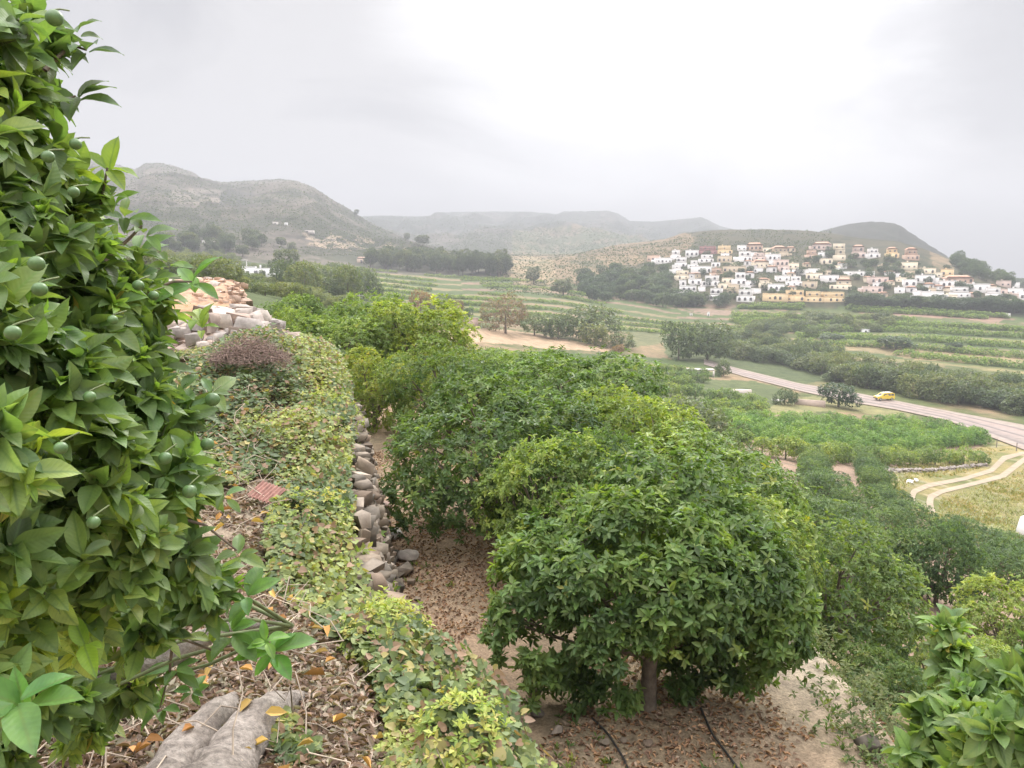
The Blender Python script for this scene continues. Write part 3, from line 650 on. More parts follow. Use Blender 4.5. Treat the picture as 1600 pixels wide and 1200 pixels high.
# orchard rows on the right
ROWS = [
    ([(1125, 728), (1165, 755), (1192, 785), (1212, 815), (1262, 870)], 'row left of the bare patches'),
    ([(1268, 728), (1271, 755), (1285, 785), (1325, 815), (1385, 850), (1450, 893)], 'row between the bare patches'),
    ([(1352, 728), (1360, 757), (1376, 795), (1415, 830), (1480, 862), (1600, 930)], 'row right of the second bare patch'),
    ([(1455, 838), (1490, 848), (1550, 866), (1625, 905)], 'outermost row along the grassy field'),
    ([(1275, 835), (1345, 882), (1430, 950)], 'row below the small bare patch'),
    ([(1090, 705), (1112, 745), (1150, 800)], 'row hugging the foot of the terrace'),
    ([(1030, 695), (1080, 702)], 'short row below the terrace corner')]
for i, (pl, w) in enumerate(ROWS):
    for (x, y) in along(pl, 3.1, .3, i + 3):
        if 19 < math.hypot(x, y): mid_k.put(x, y, .64 + .32 * random.Random(x).random(), 'orange tree in the ' + w + (', far end' if math.hypot(x, y) > 88 else ', beyond its middle' if math.hypot(x, y) > 66 else ', middle part' if math.hypot(x, y) > 48 else ', before its middle' if math.hypot(x, y) > 34 else ', near end'), 'tree', 'orange trees in the orchard rows on the right')
# ------------------------------------------------------------------ far orchards
far_d = Kind([one_tree('orange_tree', 71 + i, 1.6, 1.6, 2.5, 300, .30, 4, 'orange') for i in range(4)], 5)
far_l = Kind([one_tree('orange_tree', 81 + i, 1.55, 1.55, 2.6, 300, .30, 4, 'lime') for i in range(3)], 6)
ORD = ['leftmost', 'second from the left', 'third from the left', 'fourth from the left', 'fifth from the left', 'sixth from the left', 'seventh from the left', 'eighth from the left', 'ninth from the left', 'tenth from the left', 'one past the tenth from the left', 'two past the tenth', 'three past the tenth']
def rows_between(top, bot, x0, x1, n, step, kind, label, group, seed=0, g=1.0, sc=1.0, hs=1.0, skip=0.0, ph=.5):
    rg = random.Random(seed + 5); row = []
    for k in range(n):
        rl = ['', 'back row, ', 'fourth row from the front, ', 'middle row, ', 'second row from the front, ', 'front row, '][k + 1] if n == 5 else ''
        t = ((k + ph) / n) ** g; xs = np.linspace(x0, x1, 12)
        ys = np.interp(xs, *np.array(top, float).T) * (1 - t) + np.interp(xs, *np.array(bot, float).T) * t
        for (x, y) in along(list(zip(xs, ys)), step, .15, seed + k):
            if rg.random() < skip: continue
            s = sc * rg.uniform(.85, 1.15); o = kind.put(x, y, s, label, 'tree', group); o.scale[2] *= hs
            if n == 1: row.append(((x / y), o))
            if n == 2: q = float(project(np.array((x, y, ground_z(x, y))))[0]); o['label'] = label + (', back line, ' if k == 0 else ', front line, ') + ['left end', 'left part', 'middle', 'right part', 'right end'][int(np.clip((q - x0) / (x1 - x0) * 5, 0, 4))]
            if n == 5: q = float(project(np.array((x, y, ground_z(x, y))))[0]); o['label'] = label + ', ' + rl + ['at the left end', 'left of the middle', 'in the middle', 'right of the middle', 'at the right end'][int(np.searchsorted([1220, 1300, 1380, 1460], q))]
    m_ = len(row)
    for i, (_, o) in enumerate(sorted(row, key=lambda t: t[0])): o['label'] = label + ', ' + (ORD[i] if i < 10 else 'in the right part of its row')
rows_between([(1135, 668), (1240, 660), (1420, 664), (1550, 688)], [(1150, 690), (1250, 712), (1400, 712), (1545, 694)], 1150, 1538, 5, 3.0, far_l, 'bright green orange tree of the block', 'orange trees of the bright green block', 1)
rows_between([(1370, 722), (1545, 722)], [(1370, 732), (1545, 728)], 1372, 1540, 1, 3.4, far_d, 'small orange tree above the stone wall', 'orange trees of the short row', 21)
rows_between([(1130, 702), (1240, 718), (1370, 722)], [(1130, 704), (1240, 722), (1370, 726)], 1130, 1365, 1, 2.8, far_d, 'orange tree in the cross row', 'orange trees of the cross row', 22)
rows_between([(760, 560), (900, 566), (1000, 572), (1110, 582)], [(760, 580), (900, 590), (1000, 596), (1110, 604)], 770, 1100, 2, 3.2, far_d, 'orange tree on the terrace below the tan field', 'orange trees below the tan field', 31)
rows_between([(860, 604), (1000, 612), (1190, 636)], [(860, 606), (1000, 614), (1190, 638)], 880, 1190, 1, 3.0, far_d, 'orange tree beside the concrete frame', 'orange trees beside the concrete frame', 41, sc=1.25)
rows_between([(900, 594), (1080, 604)], [(900, 596), (1080, 606)], 900, 1075, 1, 3.0, far_d, 'orange tree left of the concrete frame', 'orange trees left of the frame', 43, sc=1.1)
rows_between([(1130, 648), (1200, 650)], [(1130, 652), (1200, 654)], 1040, 1195, 1, 3.0, far_d, 'orange tree before the low pale wall', 'orange trees in front of the low wall', 45, sc=1.2)
rows_between([(1100, 652), (1190, 660)], [(1100, 664), (1190, 672)], 1105, 1190, 2, 3.2, far_d, 'orange tree at the left end of the bright green block', 'orange trees left of the bright block', 51)
print('individual orchard trees', mid_k.c, far_d.c, far_l.c, near_k.c)
def stuff_trees(name, pts, seed, pal, r, h, n, L, label=None):
    """orchards beyond the nearest 300 trees: one merged mesh"""
    m = MB(); pts = np.array(pts); vs = []
    for q in range(5):
        rg = np.random.default_rng(seed + q); t = MB(); lb = lobes_for(rg, r, r, h / 2, 4, h / 2 + .05); crown(t, rg, lb, n, L, 3, T2, pal, inner=.05, zmin=.05, wr=.6); vs.append((np.concatenate(t.v), np.concatenate([f for f, _ in t.f]), np.concatenate(t.c)))
    rg = np.random.default_rng(seed); z = Hq(pts[:, 0], pts[:, 1])
    for (x, y), zz in zip(pts, z):
        v, f, c = vs[rg.integers(5)]; a = rg.uniform(0, 6.28); s = rg.uniform(.8, 1.2); ca, sa = math.cos(a) * s, math.sin(a) * s
        w = np.stack([v[:, 0] * ca - v[:, 1] * sa + x, v[:, 0] * sa + v[:, 1] * ca + y, v[:, 2] * s + zz], 1); m.add(w, f, c * rg.uniform(.82, 1.2))
    o = m.build(name, M_LEAF); tag(o, kind='stuff'); return o
def field_rows(fis, dts, name, seed, r, h, n, L):
    pts = []
    for fi in fis:
        F = FIELDS[fi]
        for k in range(F['n']):
            for dt in dts:
                t = (k + dt) / F['n']; xs = np.linspace(F['x'][0], F['x'][1], 14)
                ys = np.interp(xs, *np.array(F['top'], float).T) * (1 - t) + np.interp(xs, *np.array(F['bot'], float).T) * t
                pts += [p for p in along(list(zip(xs, ys)), r * 1.6, .25, fi * 50 + k * 2 + int(dt * 10)) if vn(np.array(p[0] * .03), np.array(p[1] * .03), 5) > .33]
    print(name, len(pts)); stuff_trees(name, pts, seed, 'orange', r, h, n, L)
field_rows([0, 1], [.40], 'terrace_orchards', 101, 1.5, 1.7, 44, .6)
field_rows([2, 3, 4], [.25, .42], 'orange_orchards', 111, 1.7, 2.3, 60, .62)
# ------------------------------------------------------------------ woods and single trees
wood = Kind([one_tree('broadleaf_tree', 121 + i, 3.2, 3.2, 5.2, 420, .55, 4, 'olive', low=.3, nl=8, rad=.2, fs=.4) for i in range(3)], 7)
woodg = Kind([one_tree('bushy_tree', 131 + i, 3.2, 3.2, 5.2, 420, .55, 4, 'scrub', low=.3, nl=8, rad=.2, fs=.4) for i in range(2)], 8)
darkt = Kind([one_tree('dense_tree', 141 + i, 3.2, 3.0, 5.5, 420, .55, 4, 'dark', low=.3, nl=7, rad=.2, fs=.4) for i in range(2)], 9)
pinek = Kind([one_tree('pine_tree', 151 + i, 3.4, 3.4, 10.5, 520, .75, 4, 'pine', low=1.6, nl=9, rad=.28, fs=.3) for i in range(3)], 10)
brownk = Kind([one_tree('brown_tree', 161, 4.6, 4.2, 7.2, 620, .5, 4, 'brown', low=.3, nl=8, rad=.25, fs=.4)], 11)
rustk = Kind([one_tree('rusty_shrub', 171, 2.2, 2.2, 3.0, 260, .4, 4, 'rust', low=.1, nl=5, rad=.1)], 12)
def single(kind, px, py, wpx, hpx, unit_w, unit_h, label, cat='tree', group=None):
    g = gh(px, py, 10); D = g[1]; w = wpx * D / 1200 / unit_w; h = hpx * D / 1200 / unit_h
    o = kind.put(g[0], g[1], 1, label, cat, group, z=g[2] - .1); o.scale = (w, w, h); return o
G_W = 'trees and bushes of the valley'
single(brownk, 790, 521, 80, 62, 9.2, 7.4, 'grey-brown bushy tree behind the tan field, right of the stone hut', group=G_W)
single(wood, 835, 524, 55, 36, 6.6, 5.3, 'low grey-green bush right of the grey-brown tree', group=G_W)
single(woodg, 872, 530, 48, 40, 6.6, 5.3, 'dusty green tree in the middle of the tan field edge', group=G_W)
single(woodg, 915, 533, 88, 58, 6.6, 5.3, 'wide green tree with a flat top at the tan field edge', group=G_W)
single(woodg, 928, 540, 46, 34, 6.6, 5.3, 'small bright green tree in front of the wide green one', group=G_W)
single(woodg, 972, 545, 44, 26, 6.6, 5.3, 'low bush at the right end of the tan field', group=G_W)
single(rustk, 966, 553, 24, 16, 4.4, 3.1, 'small rust-brown shrub at the pointed end of the tan field', 'shrub', G_W)
single(rustk, 657, 486, 34, 34, 4.4, 3.1, 'rust-brown bushy tree behind the tallest orange tree', 'shrub', G_W)
single(rustk, 712, 492, 26, 26, 4.4, 3.1, 'orange-brown shrub left of the stone hut', 'shrub', G_W)
single(woodg, 690, 494, 44, 30, 6.6, 5.3, 'green bush between the two rusty shrubs', group=G_W)
single(darkt, 722, 503, 34, 22, 6.5, 5.6, 'dark little bush just left of the stone hut', group=G_W)
single(darkt, 1060, 562, 56, 62, 6.5, 5.6, 'tall dark grey-green tree at the left of the roadside wood', group=G_W)
single(wood, 1105, 562, 80, 62, 6.6, 5.3, 'big tall olive-green tree in the roadside wood', group=G_W)
single(darkt, 1310, 636, 68, 40, 6.5, 5.6, 'dense dark evergreen tree beside the road near the yellow van', group=G_W)
single(wood, 1226, 632, 36, 30, 6.6, 5.3, 'small airy grey-green tree by the white slab', group=G_W)
single(woodg, 1130, 588, 26, 26, 6.6, 5.3, 'bright green bush right of the white concrete frame', group=G_W)
single(woodg, 1085, 690, 100, 72, 6.6, 5.3, 'feathery olive shrub on the edge between terrace and orchard', group=G_W)
single(woodg, 1160, 690, 30, 30, 6.6, 5.3, 'thin yellowish shrub at the near corner of the bright block', group=G_W)
single(darkt, 1298, 533, 40, 13, 6.5, 5.6, 'low dark bush between the far fields, above the road', group=G_W)
single(darkt, 1400, 546, 60, 22, 6.5, 5.6, 'dark bush clump in the middle of the far fields', group=G_W)
single(darkt, 1490, 549, 28, 16, 6.5, 5.6, 'single round bush on the brown far field', group=G_W)
single(pinek, 446, 434, 44, 46, 7.2, 10.6, 'tall pine tree right behind the white house', group=G_W)
single(pinek, 557, 337, 9, 10, 7.2, 10.6, 'single round tree on the shoulder of the left mountain', group=G_W)
single(pinek, 834, 444, 22, 26, 7.2, 10.6, 'round pine standing apart at the right end of the pine wood', group=G_W)
single(pinek, 661, 385, 22, 18, 7.2, 10.6, 'dark pine on the ridge above the pine wood', group=G_W)
single(pinek, 636, 375, 10, 11, 7.2, 10.6, 'small pine left of the dark pine on the ridge', group=G_W)
single(pinek, 880, 462, 34, 26, 7.2, 10.6, 'pine at the foot of the tan hillside', group=G_W)
MARKS = dict(
 road=([1180, 1290, 1345, 1420, 1510], ['next to the two big dark trees', 'above the white slab', 'behind the dense dark evergreen', 'right above the yellow van', 'a little right of the yellow van', 'by the right edge']),
 pines=([610, 650, 690, 730, 765], ['at the left end', 'by the little pale house', 'left of the middle', 'right of the middle', 'towards the right end', 'at the right end']),
 bank=([270, 310, 345, 380, 415, 450, 500], ['by the tip of the big citrus', 'above the rubble', 'left of the lamp post', 'under the lamp post', 'under the white house', 'under the tall pine', 'below the dusty grove', 'at the low right end']),
 vill=([1060, 1120, 1180, 1240, 1300, 1360, 1420, 1480, 1540], ['by the leftmost white houses', 'under the dark red house', 'by the white balcony house', 'left of the yellow terraces', 'above the yellow terraces', 'near the cream tower', 'below the pink houses', 'near the orange house', 'by the long white row', 'at the right edge']),
 foot=([950, 1000, 1050, 1100, 1150], ['at the far left', 'below the tan slope', 'left of the lowest white house', 'right under the lowest white house', 'in the middle', 'left of the yellow terraces']))
def describe(px, h, hr, key):
    b, t = MARKS[key]; q = (h - hr[0]) / (hr[1] - hr[0]); return ('low ' if q < .33 else 'tall ' if q > .67 else ''), t[int(np.searchsorted(b, px))]
def scatter(kind, poly, n, wr, hr, uw, uh, label, cat='tree', group=None, seed=0, mind=0, key=None):
    rg = random.Random(seed); a = np.array(poly); pts = []; 
    X = np.array([rg.uniform(a[:, 0].min(), a[:, 0].max()) for _ in range(n * 14)]); Y = np.array([rg.uniform(a[:, 1].min(), a[:, 1].max()) for _ in range(n * 14)])
    ok = inpoly(X, Y, poly); G = ground_hit(X[ok], Y[ok], 40); c = 0; P = []
    for g in G:
        if c >= n or np.isnan(g[0]): continue
        w = rg.uniform(*wr); h = rg.uniform(*hr)
        if any((g[0] - q[0]) ** 2 + (g[1] - q[1]) ** 2 < ((w + q[2]) * .5 * mind) ** 2 for q in P): continue
        P.append((g[0], g[1], w)); lab = label
        if key: a_, b_ = describe(float(project(g)[0]), h, hr, key); lab = a_ + label + ' ' + b_
        o = kind.put(g[0], g[1], 1, lab, cat, group, z=g[2] - .1); o.scale = (w / uw, w / uw, h / uh); c += 1
    return P
G_R = 'trees of the roadside wood'
scatter(wood, [(1095, 552), (1240, 575), (1330, 602), (1450, 625), (1640, 655), (1640, 625), (1450, 598), (1330, 580), (1230, 545), (1100, 530)], 125, (6, 10), (4.5, 7.5), 6.6, 5.3, 'grey-green roadside tree', 'tree', G_R, 3, .45, 'road')
scatter(woodg, [(1240, 575), (1330, 602), (1450, 622), (1640, 650), (1640, 610), (1450, 590), (1330, 575), (1230, 548)], 40, (4, 8), (3, 5), 6.6, 5.3, 'light green roadside tree', 'tree', 'light green trees of the roadside wood', 4, .4, 'road')
scatter(pinek, [(572, 415), (600, 412), (790, 424), (795, 432), (700, 430), (575, 420)], 62, (8, 11), (12, 16), 7.2, 10.6, 'pine in the long wood behind the terraces', 'tree', 'pines of the long wood', 5, .3, 'pines')
scatter(wood, [(440, 440), (560, 440), (575, 470), (520, 472), (440, 455)], 30, (8, 12), (7, 11), 6.6, 5.3, 'dusty green grove tree', 'tree', 'trees of the grove by the white house', 6, .4, 'bank')
scatter(woodg, [(230, 395), (370, 400), (440, 430), (560, 478), (540, 486), (430, 470), (330, 445), (240, 415)], 150, (3, 5), (2, 3.2), 6.6, 5.3, 'bushy green tree on the wooded bank', 'tree', 'trees on the bank below the white house', 7, .5, 'bank')
scatter(woodg, [(190, 385), (365, 400), (375, 428), (345, 452), (230, 430)], 60, (4, 7), (3.2, 5), 6.6, 5.3, 'leafy green tree on the upper bank', 'tree', 'trees of the upper bank', 17, .45, 'bank')
scatter(pinek, [(240, 372), (440, 374), (480, 400), (360, 402), (250, 392)], 26, (7, 11), (7, 12), 7.2, 10.6, 'pine at the foot of the left mountain', 'tree', 'pines at the foot of the mountain', 8, .4, 'bank')
scatter(darkt, [(900, 440), (1000, 418), (1035, 428), (1062, 470), (1120, 476), (1200, 478), (1060, 482), (930, 476)], 70, (8, 12), (6, 9), 6.5, 5.6, 'dark tree at the foot of the village hill', 'tree', 'dark trees at the foot of the village hill', 9, .3, 'foot')
scatter(darkt, [(1080, 395), (1300, 395), (1480, 415), (1600, 452), (1600, 478), (1340, 472), (1100, 472)], 105, (4, 7), (3, 5.5), 6.5, 5.6, 'dark garden tree in the village', 'tree', 'dark trees between the houses', 10, .4, 'vill')
scatter(darkt, [(1330, 474), (1600, 484), (1600, 490), (1330, 481)], 40, (7, 11), (5, 8), 6.5, 5.6, 'dark tree in the belt below the houses', 'tree', 'dark tree belt under the village', 11, .3, 'vill')
scatter(darkt, [(1480, 402), (1550, 434), (1600, 448), (1600, 452), (1540, 440), (1475, 410)], 26, (7, 10), (6, 9), 6.5, 5.6, 'dark tree on the skyline right of the village', 'tree', 'skyline trees right of the village', 12, .4)
scatter(wood, [(1140, 512), (1250, 498), (1400, 502), (1440, 512), (1330, 524), (1180, 530)], 34, (6, 10), (4, 6.5), 6.6, 5.3, 'grey-green tree among the far orchards', 'tree', 'trees among the far fields', 13, .45, 'road')
for k in (near_k, near_d, near_y, mid_k, far_d, far_l, wood, woodg, darkt, pinek, brownk, rustk): k.finish()
def hillside_scrub():
    rg = np.random.default_rng(5); m = MB(); n = 34000
    px = np.concatenate([rg.uniform(-100, 760, n), rg.uniform(760, 1300, n // 2), rg.uniform(560, 1130, n // 4)]); py = np.concatenate([rg.uniform(255, 400, n), rg.uniform(355, 470, n // 2), rg.uniform(330, 400, n // 4)])
    G = ground_hit(px, py, 400); G = G[~np.isnan(G[:, 0])]; r = np.hypot(G[:, 0], G[:, 1]); G = G[(r > 440) & (fbm(G[:, 0] / 60, G[:, 1] / 60, 21, 4) < .50 + .3 * rg.uniform(size=len(G)))]; r = np.hypot(G[:, 0], G[:, 1])
    k = 5; s = rg.uniform(.35, 1.0, len(G)) ** 1.2 * np.clip(r / 900, .7, 1.5)
    P = np.repeat(G, k, 0); P = P + rg.normal(size=P.shape) * np.repeat(s, k)[:, None] * (.35, .35, .1) + (0, 0, .2)
    d = nrm(rg.normal(size=P.shape) * (.6, .6, .3) + (0, 0, .7)); nn = rg.normal(size=P.shape) + (0, -1, .6); L = np.repeat(s, k) * rg.uniform(.8, 1.3, len(P))
    v, f, _ = leaf_arrays(P, d, nn, L, L * 1.1, T2); c = np.repeat(pick(rg, len(G), 'pine') * 1.05 * rg.uniform(.8, 1.3, (len(G), 1)), k * 4, 0)
    m.add(v, f, c); o = m.build('scrub', M_GRASS); tag(o, kind='stuff')
hillside_scrub()
# ------------------------------------------------------------------ big citrus at the left edge
def px_lobe(px, py, D, r, ry=None):
    p = pt(px, py, D); s = r * D / 1215; return (tuple(p), (s, s * .75 if ry is None else ry, s))
def close_citrus(lobes, base, trunks, n_per, L, name, label, seed, fruits=(), extra=None, open_=(25, 95)):
    rng = np.random.default_rng(seed); root = empty(name, base); B = np.array(base)
    m = MB(); tw = MB(); tot = sum(r[0] * r[2] for _, r in lobes)
    for c, r in lobes:
        c = np.array(c); r = np.array(r); n = int(n_per * r[0] * r[2] / tot) + 6
        d = nrm(rng.normal(size=(n, 3)) + (0.15, -.25, .15)); s = np.where(rng.uniform(size=n) < .3, rng.uniform(.2, .8, n), rng.uniform(.8, 1.08, n))
        P = c + d * r * s[:, None] - B; ax = nrm(d * .7 + (0.1, -.15, .75) + rng.normal(size=d.shape) * .35)
        cc = np.array([(.145, .225, .085), (.20, .295, .105), (.265, .365, .12), (.36, .46, .11)])
        q = np.clip(.5 + (fbm(P[:, 0] * 7, P[:, 2] * 7 + P[:, 1] * 5, seed, 2) - .5) * 1.6 + rng.normal(size=n) * .16, 0, .999); ci = np.searchsorted([.42, .72, .93], q)
        rosettes(m, rng, P, ax, L, 8, THI, cc[ci], jit=.6, open_=open_, wr=.50, colj=.22)
        y_ = rng.uniform(size=n) < .05; rosettes(m, rng, P[y_], ax[y_], L * .9, 1, THI, np.tile((.50, .42, .12), (y_.sum(), 1)), jit=.9, open_=(60, 130), wr=.45)
        j = rng.uniform(size=n) < .16      # fresh tips: small upright bright leaves
        rosettes(m, rng, P[j] + ax[j] * L * .15, ax[j], L * .62, 5, THI, np.tile((.28, .42, .10), (j.sum(), 1)), open_=(8, 35), wr=.36)
        # twigs reach back to the middle of the lobe
        hub = min((np.array(p_[-1 if i_ else -2]) for i_, (p_, _r) in enumerate(trunks)), key=lambda q: np.linalg.norm(q - c)); hb = hub - B; mid = (hb + (c - B)) / 2 + rng.normal(size=3) * .03
        tube(tw, [hb, mid, c - B], [.006, .005, .003], 6, (.12, .12, .08), 0)
        for k in range(0, n, 3):
            e = P[k]; s0 = (c - B) * 1.0; mid = (s0 + e) / 2 + (0, 0, -.02) + rng.normal(size=3) * .01
            tube(tw, [s0, mid, e], [.0045, .0035, .0022], 5, (.12, .17, .07), 0)
    cr = m.build('crown', M_LEAFV, root, smooth=True)
    tube_mb = MB()
    for path, rad in trunks:
        pp = np.array(path); t = np.linspace(0, 1, len(pp)); tt = np.linspace(0, 1, len(pp) * 4); q = np.stack([np.interp(tt, t, pp[:, i]) for i in range(3)], 1)
        for _ in range(3): q[1:-1] = (q[:-2] + 2 * q[1:-1] + q[2:]) / 4
        tube(tube_mb, q - B, np.interp(tt, t, rad) * (1 + .12 * (vn(tt * 9, tt * 0, seed) - .5)), 18, None, 0, wob=.22, seed=seed)
    tube_mb.build('trunk', M_ROOT, root, smooth=True)
    tw.build('twigs', M_TWIG, root, smooth=True)
    for (px, py, D, r) in fruits:
        p = pt(px, py, D) - B; s = r * D / 1215; f = MB(); u = np.linspace(0, math.pi, 13); w = np.arange(18) * 2 * math.pi / 18
        U, Wv = np.meshgrid(u, w, indexing='ij'); v = np.stack([np.sin(U) * np.cos(Wv), np.sin(U) * np.sin(Wv), np.cos(U) * .94], -1).reshape(-1, 3) * s + p
        F = np.array([(i * 18 + j, i * 18 + (j + 1) % 18, (i + 1) * 18 + (j + 1) % 18, (i + 1) * 18 + j) for i in range(12) for j in range(18)])
        f.add(v, F, (.10, .19, .06)); o = f.build('fruit', M_FRUIT, root, smooth=True)
        st = MB(); tube(st, [p + (0, 0, s * .9), p + (.003, 0.01, s * 1.25), p + (.006, .03, s * 1.6)], [.0014, .0013, .0012], 5); tube(st, [p + (0, 0, s * .90), p + (0, 0, s * .97)], [s * .16, s * .09], 7); st.build('stalk', M_TWIG, o)
    tag(root, label, 'tree'); return root
def fruit_mat():
    m, nt, b = newmat('unripe_fruit'); n = noise(nt, 90, 3); n2 = noise(nt, 14, 3)
    c = mix(nt, (.075, .15, .05), (.12, .21, .07), n2); c = mix(nt, c, ramp(nt, n, [(.35, .8), (.7, 1.15)]), 1.0, 'MULTIPLY'); nt.links.new(c, b.inputs['Base Color'])
    b.inputs['Roughness'].default_value = .42; bump(nt, b, n, .25, .002); return m
M_FRUIT = fruit_mat(); M_TWIG = m_simple('green_twig', (.13, .16, .07), .7, 30, .3, .3)
LB = [px_lobe(10, 50, 1.25, 78), px_lobe(75, 60, 1.45, 42), px_lobe(85, 140, 1.5, 32), px_lobe(20, 140, 1.35, 60), px_lobe(-60, 200, 1.2, 120), px_lobe(40, 235, 1.35, 80), px_lobe(85, 285, 1.45, 62), px_lobe(130, 345, 1.5, 52),
      px_lobe(40, 370, 1.25, 100), px_lobe(165, 395, 1.6, 40), px_lobe(-20, 480, 1.05, 130), px_lobe(120, 460, 1.35, 105), px_lobe(205, 455, 1.6, 60), px_lobe(250, 480, 1.75, 40), px_lobe(185, 545, 1.5, 85), px_lobe(250, 565, 1.65, 42),
      px_lobe(60, 600, 1.15, 130), px_lobe(195, 640, 1.45, 95), px_lobe(280, 655, 1.6, 60), px_lobe(-20, 720, .95, 140), px_lobe(140, 740, 1.25, 125), px_lobe(255, 740, 1.45, 95), px_lobe(310, 790, 1.6, 62), px_lobe(60, 850, 1.1, 120),
      px_lobe(190, 860, 1.35, 110), px_lobe(285, 880, 1.55, 75), px_lobe(345, 930, 1.7, 46), px_lobe(130, 960, 1.35, 90), px_lobe(240, 985, 1.6, 62), px_lobe(20, 980, 1.15, 90), px_lobe(60, 1080, 1.4, 75), px_lobe(-40, 1060, 1.0, 90)]
LB = LB[:28] + LB[28:] + [px_lobe(110, 1080, 1.7, 60), px_lobe(215, 1075, 1.9, 45), px_lobe(30, 1150, 1.6, 60), px_lobe(150, 1140, 2.0, 40)]
LB += [px_lobe(30, 310, 1.9, 120), px_lobe(90, 560, 2.0, 140), px_lobe(120, 780, 2.0, 170), px_lobe(0, 450, 1.8, 200), px_lobe(230, 900, 2.1, 90)]
LB = [((c[0] - .034, c[1], c[2]), (r[0] * .9, r[1], r[2] * .92)) for c, r in LB]
gz = ground_z(-1.2, 1.9)
TB = (-1.62, 1.85, gz)
TR = [([(-1.62, 1.85, gz - .2), (-1.58, 1.85, -1.2), (-1.4, 1.8, -.5), (-1.2, 1.7, .2), (-1.0, 1.6, .75)], [.10, .085, .07, .05, .03]),
      ([(-1.56, 1.84, -1.25), (-1.1, 1.7, -.9), (-.95, 1.68, -.5), (-.85, 1.66, -.2)], [.06, .05, .03, .012]),
      ([(-1.57, 1.85, -1.2), (-1.0, 1.9, -1.05), (-.78, 2.0, -.95), (-.62, 2.05, -.98)], [.05, .035, .022, .008])]
FR = [(57, 412, 1.15, 14), (62, 452, 1.12, 13), (85, 28, 1.4, 14), (118, 225, 1.42, 10), (115, 300, 1.38, 10), (216, 446, 1.5, 10), (240, 462, 1.6, 9), (332, 624, 1.62, 13), (258, 716, 1.4, 12), (296, 768, 1.5, 13), (146, 816, 1.2, 12),
      (20, 520, 1.05, 14), (75, 245, 1.3, 11), (176, 500, 1.35, 9), (324, 694, 1.62, 12), (140, 620, 1.25, 11), (95, 700, 1.1, 12)]
FR = [(x, y, D - .22, r * .9) for x, y, D, r in FR]
close_citrus(LB, TB, TR, 1500, .060, 'citrus_tree', 'big citrus tree at the left edge with unripe green fruit', 3, FR)
def sprig(mb, rng, px, py, D, L, k, col, up=(0, 0, .8), B=(0, 0, 0)):
    P = pt(np.array([px]), np.array([py]), D) - np.array(B); rosettes(mb, rng, P, np.array([up], float), L, k, THI, np.array([col], float), jit=.2, open_=(40, 100), wr=.46)
# the branch that reaches over the bank and the branches of the tree at the lower right
RB = [px_lobe(1490, 1030, 1.75, 34), px_lobe(1450, 1120, 1.65, 34), px_lobe(1540, 1090, 1.6, 50), px_lobe(1600, 1040, 1.45, 40), px_lobe(1520, 1160, 1.45, 60), px_lobe(1600, 1150, 1.35, 80), px_lobe(1440, 1190, 1.6, 45), px_lobe(1480, 985, 1.8, 16)]
bz = ground_z(1.35, 2.0)
close_citrus(RB, (1.35, 2.0, bz), [([(1.35, 2.0, bz - .2), (1.33, 2.0, bz + .8), (1.2, 1.8, -1.9), (1.0, 1.65, -1.35)], [.09, .075, .05, .02]), ([(1.33, 2.0, bz + .8), (1.3, 1.7, -1.8), (1.15, 1.5, -1.15)], [.06, .04, .015])], 120, .052, 'citrus_tree', 'leafy branch tips of a close citrus tree at the lower right corner', 9, open_=(20, 75))
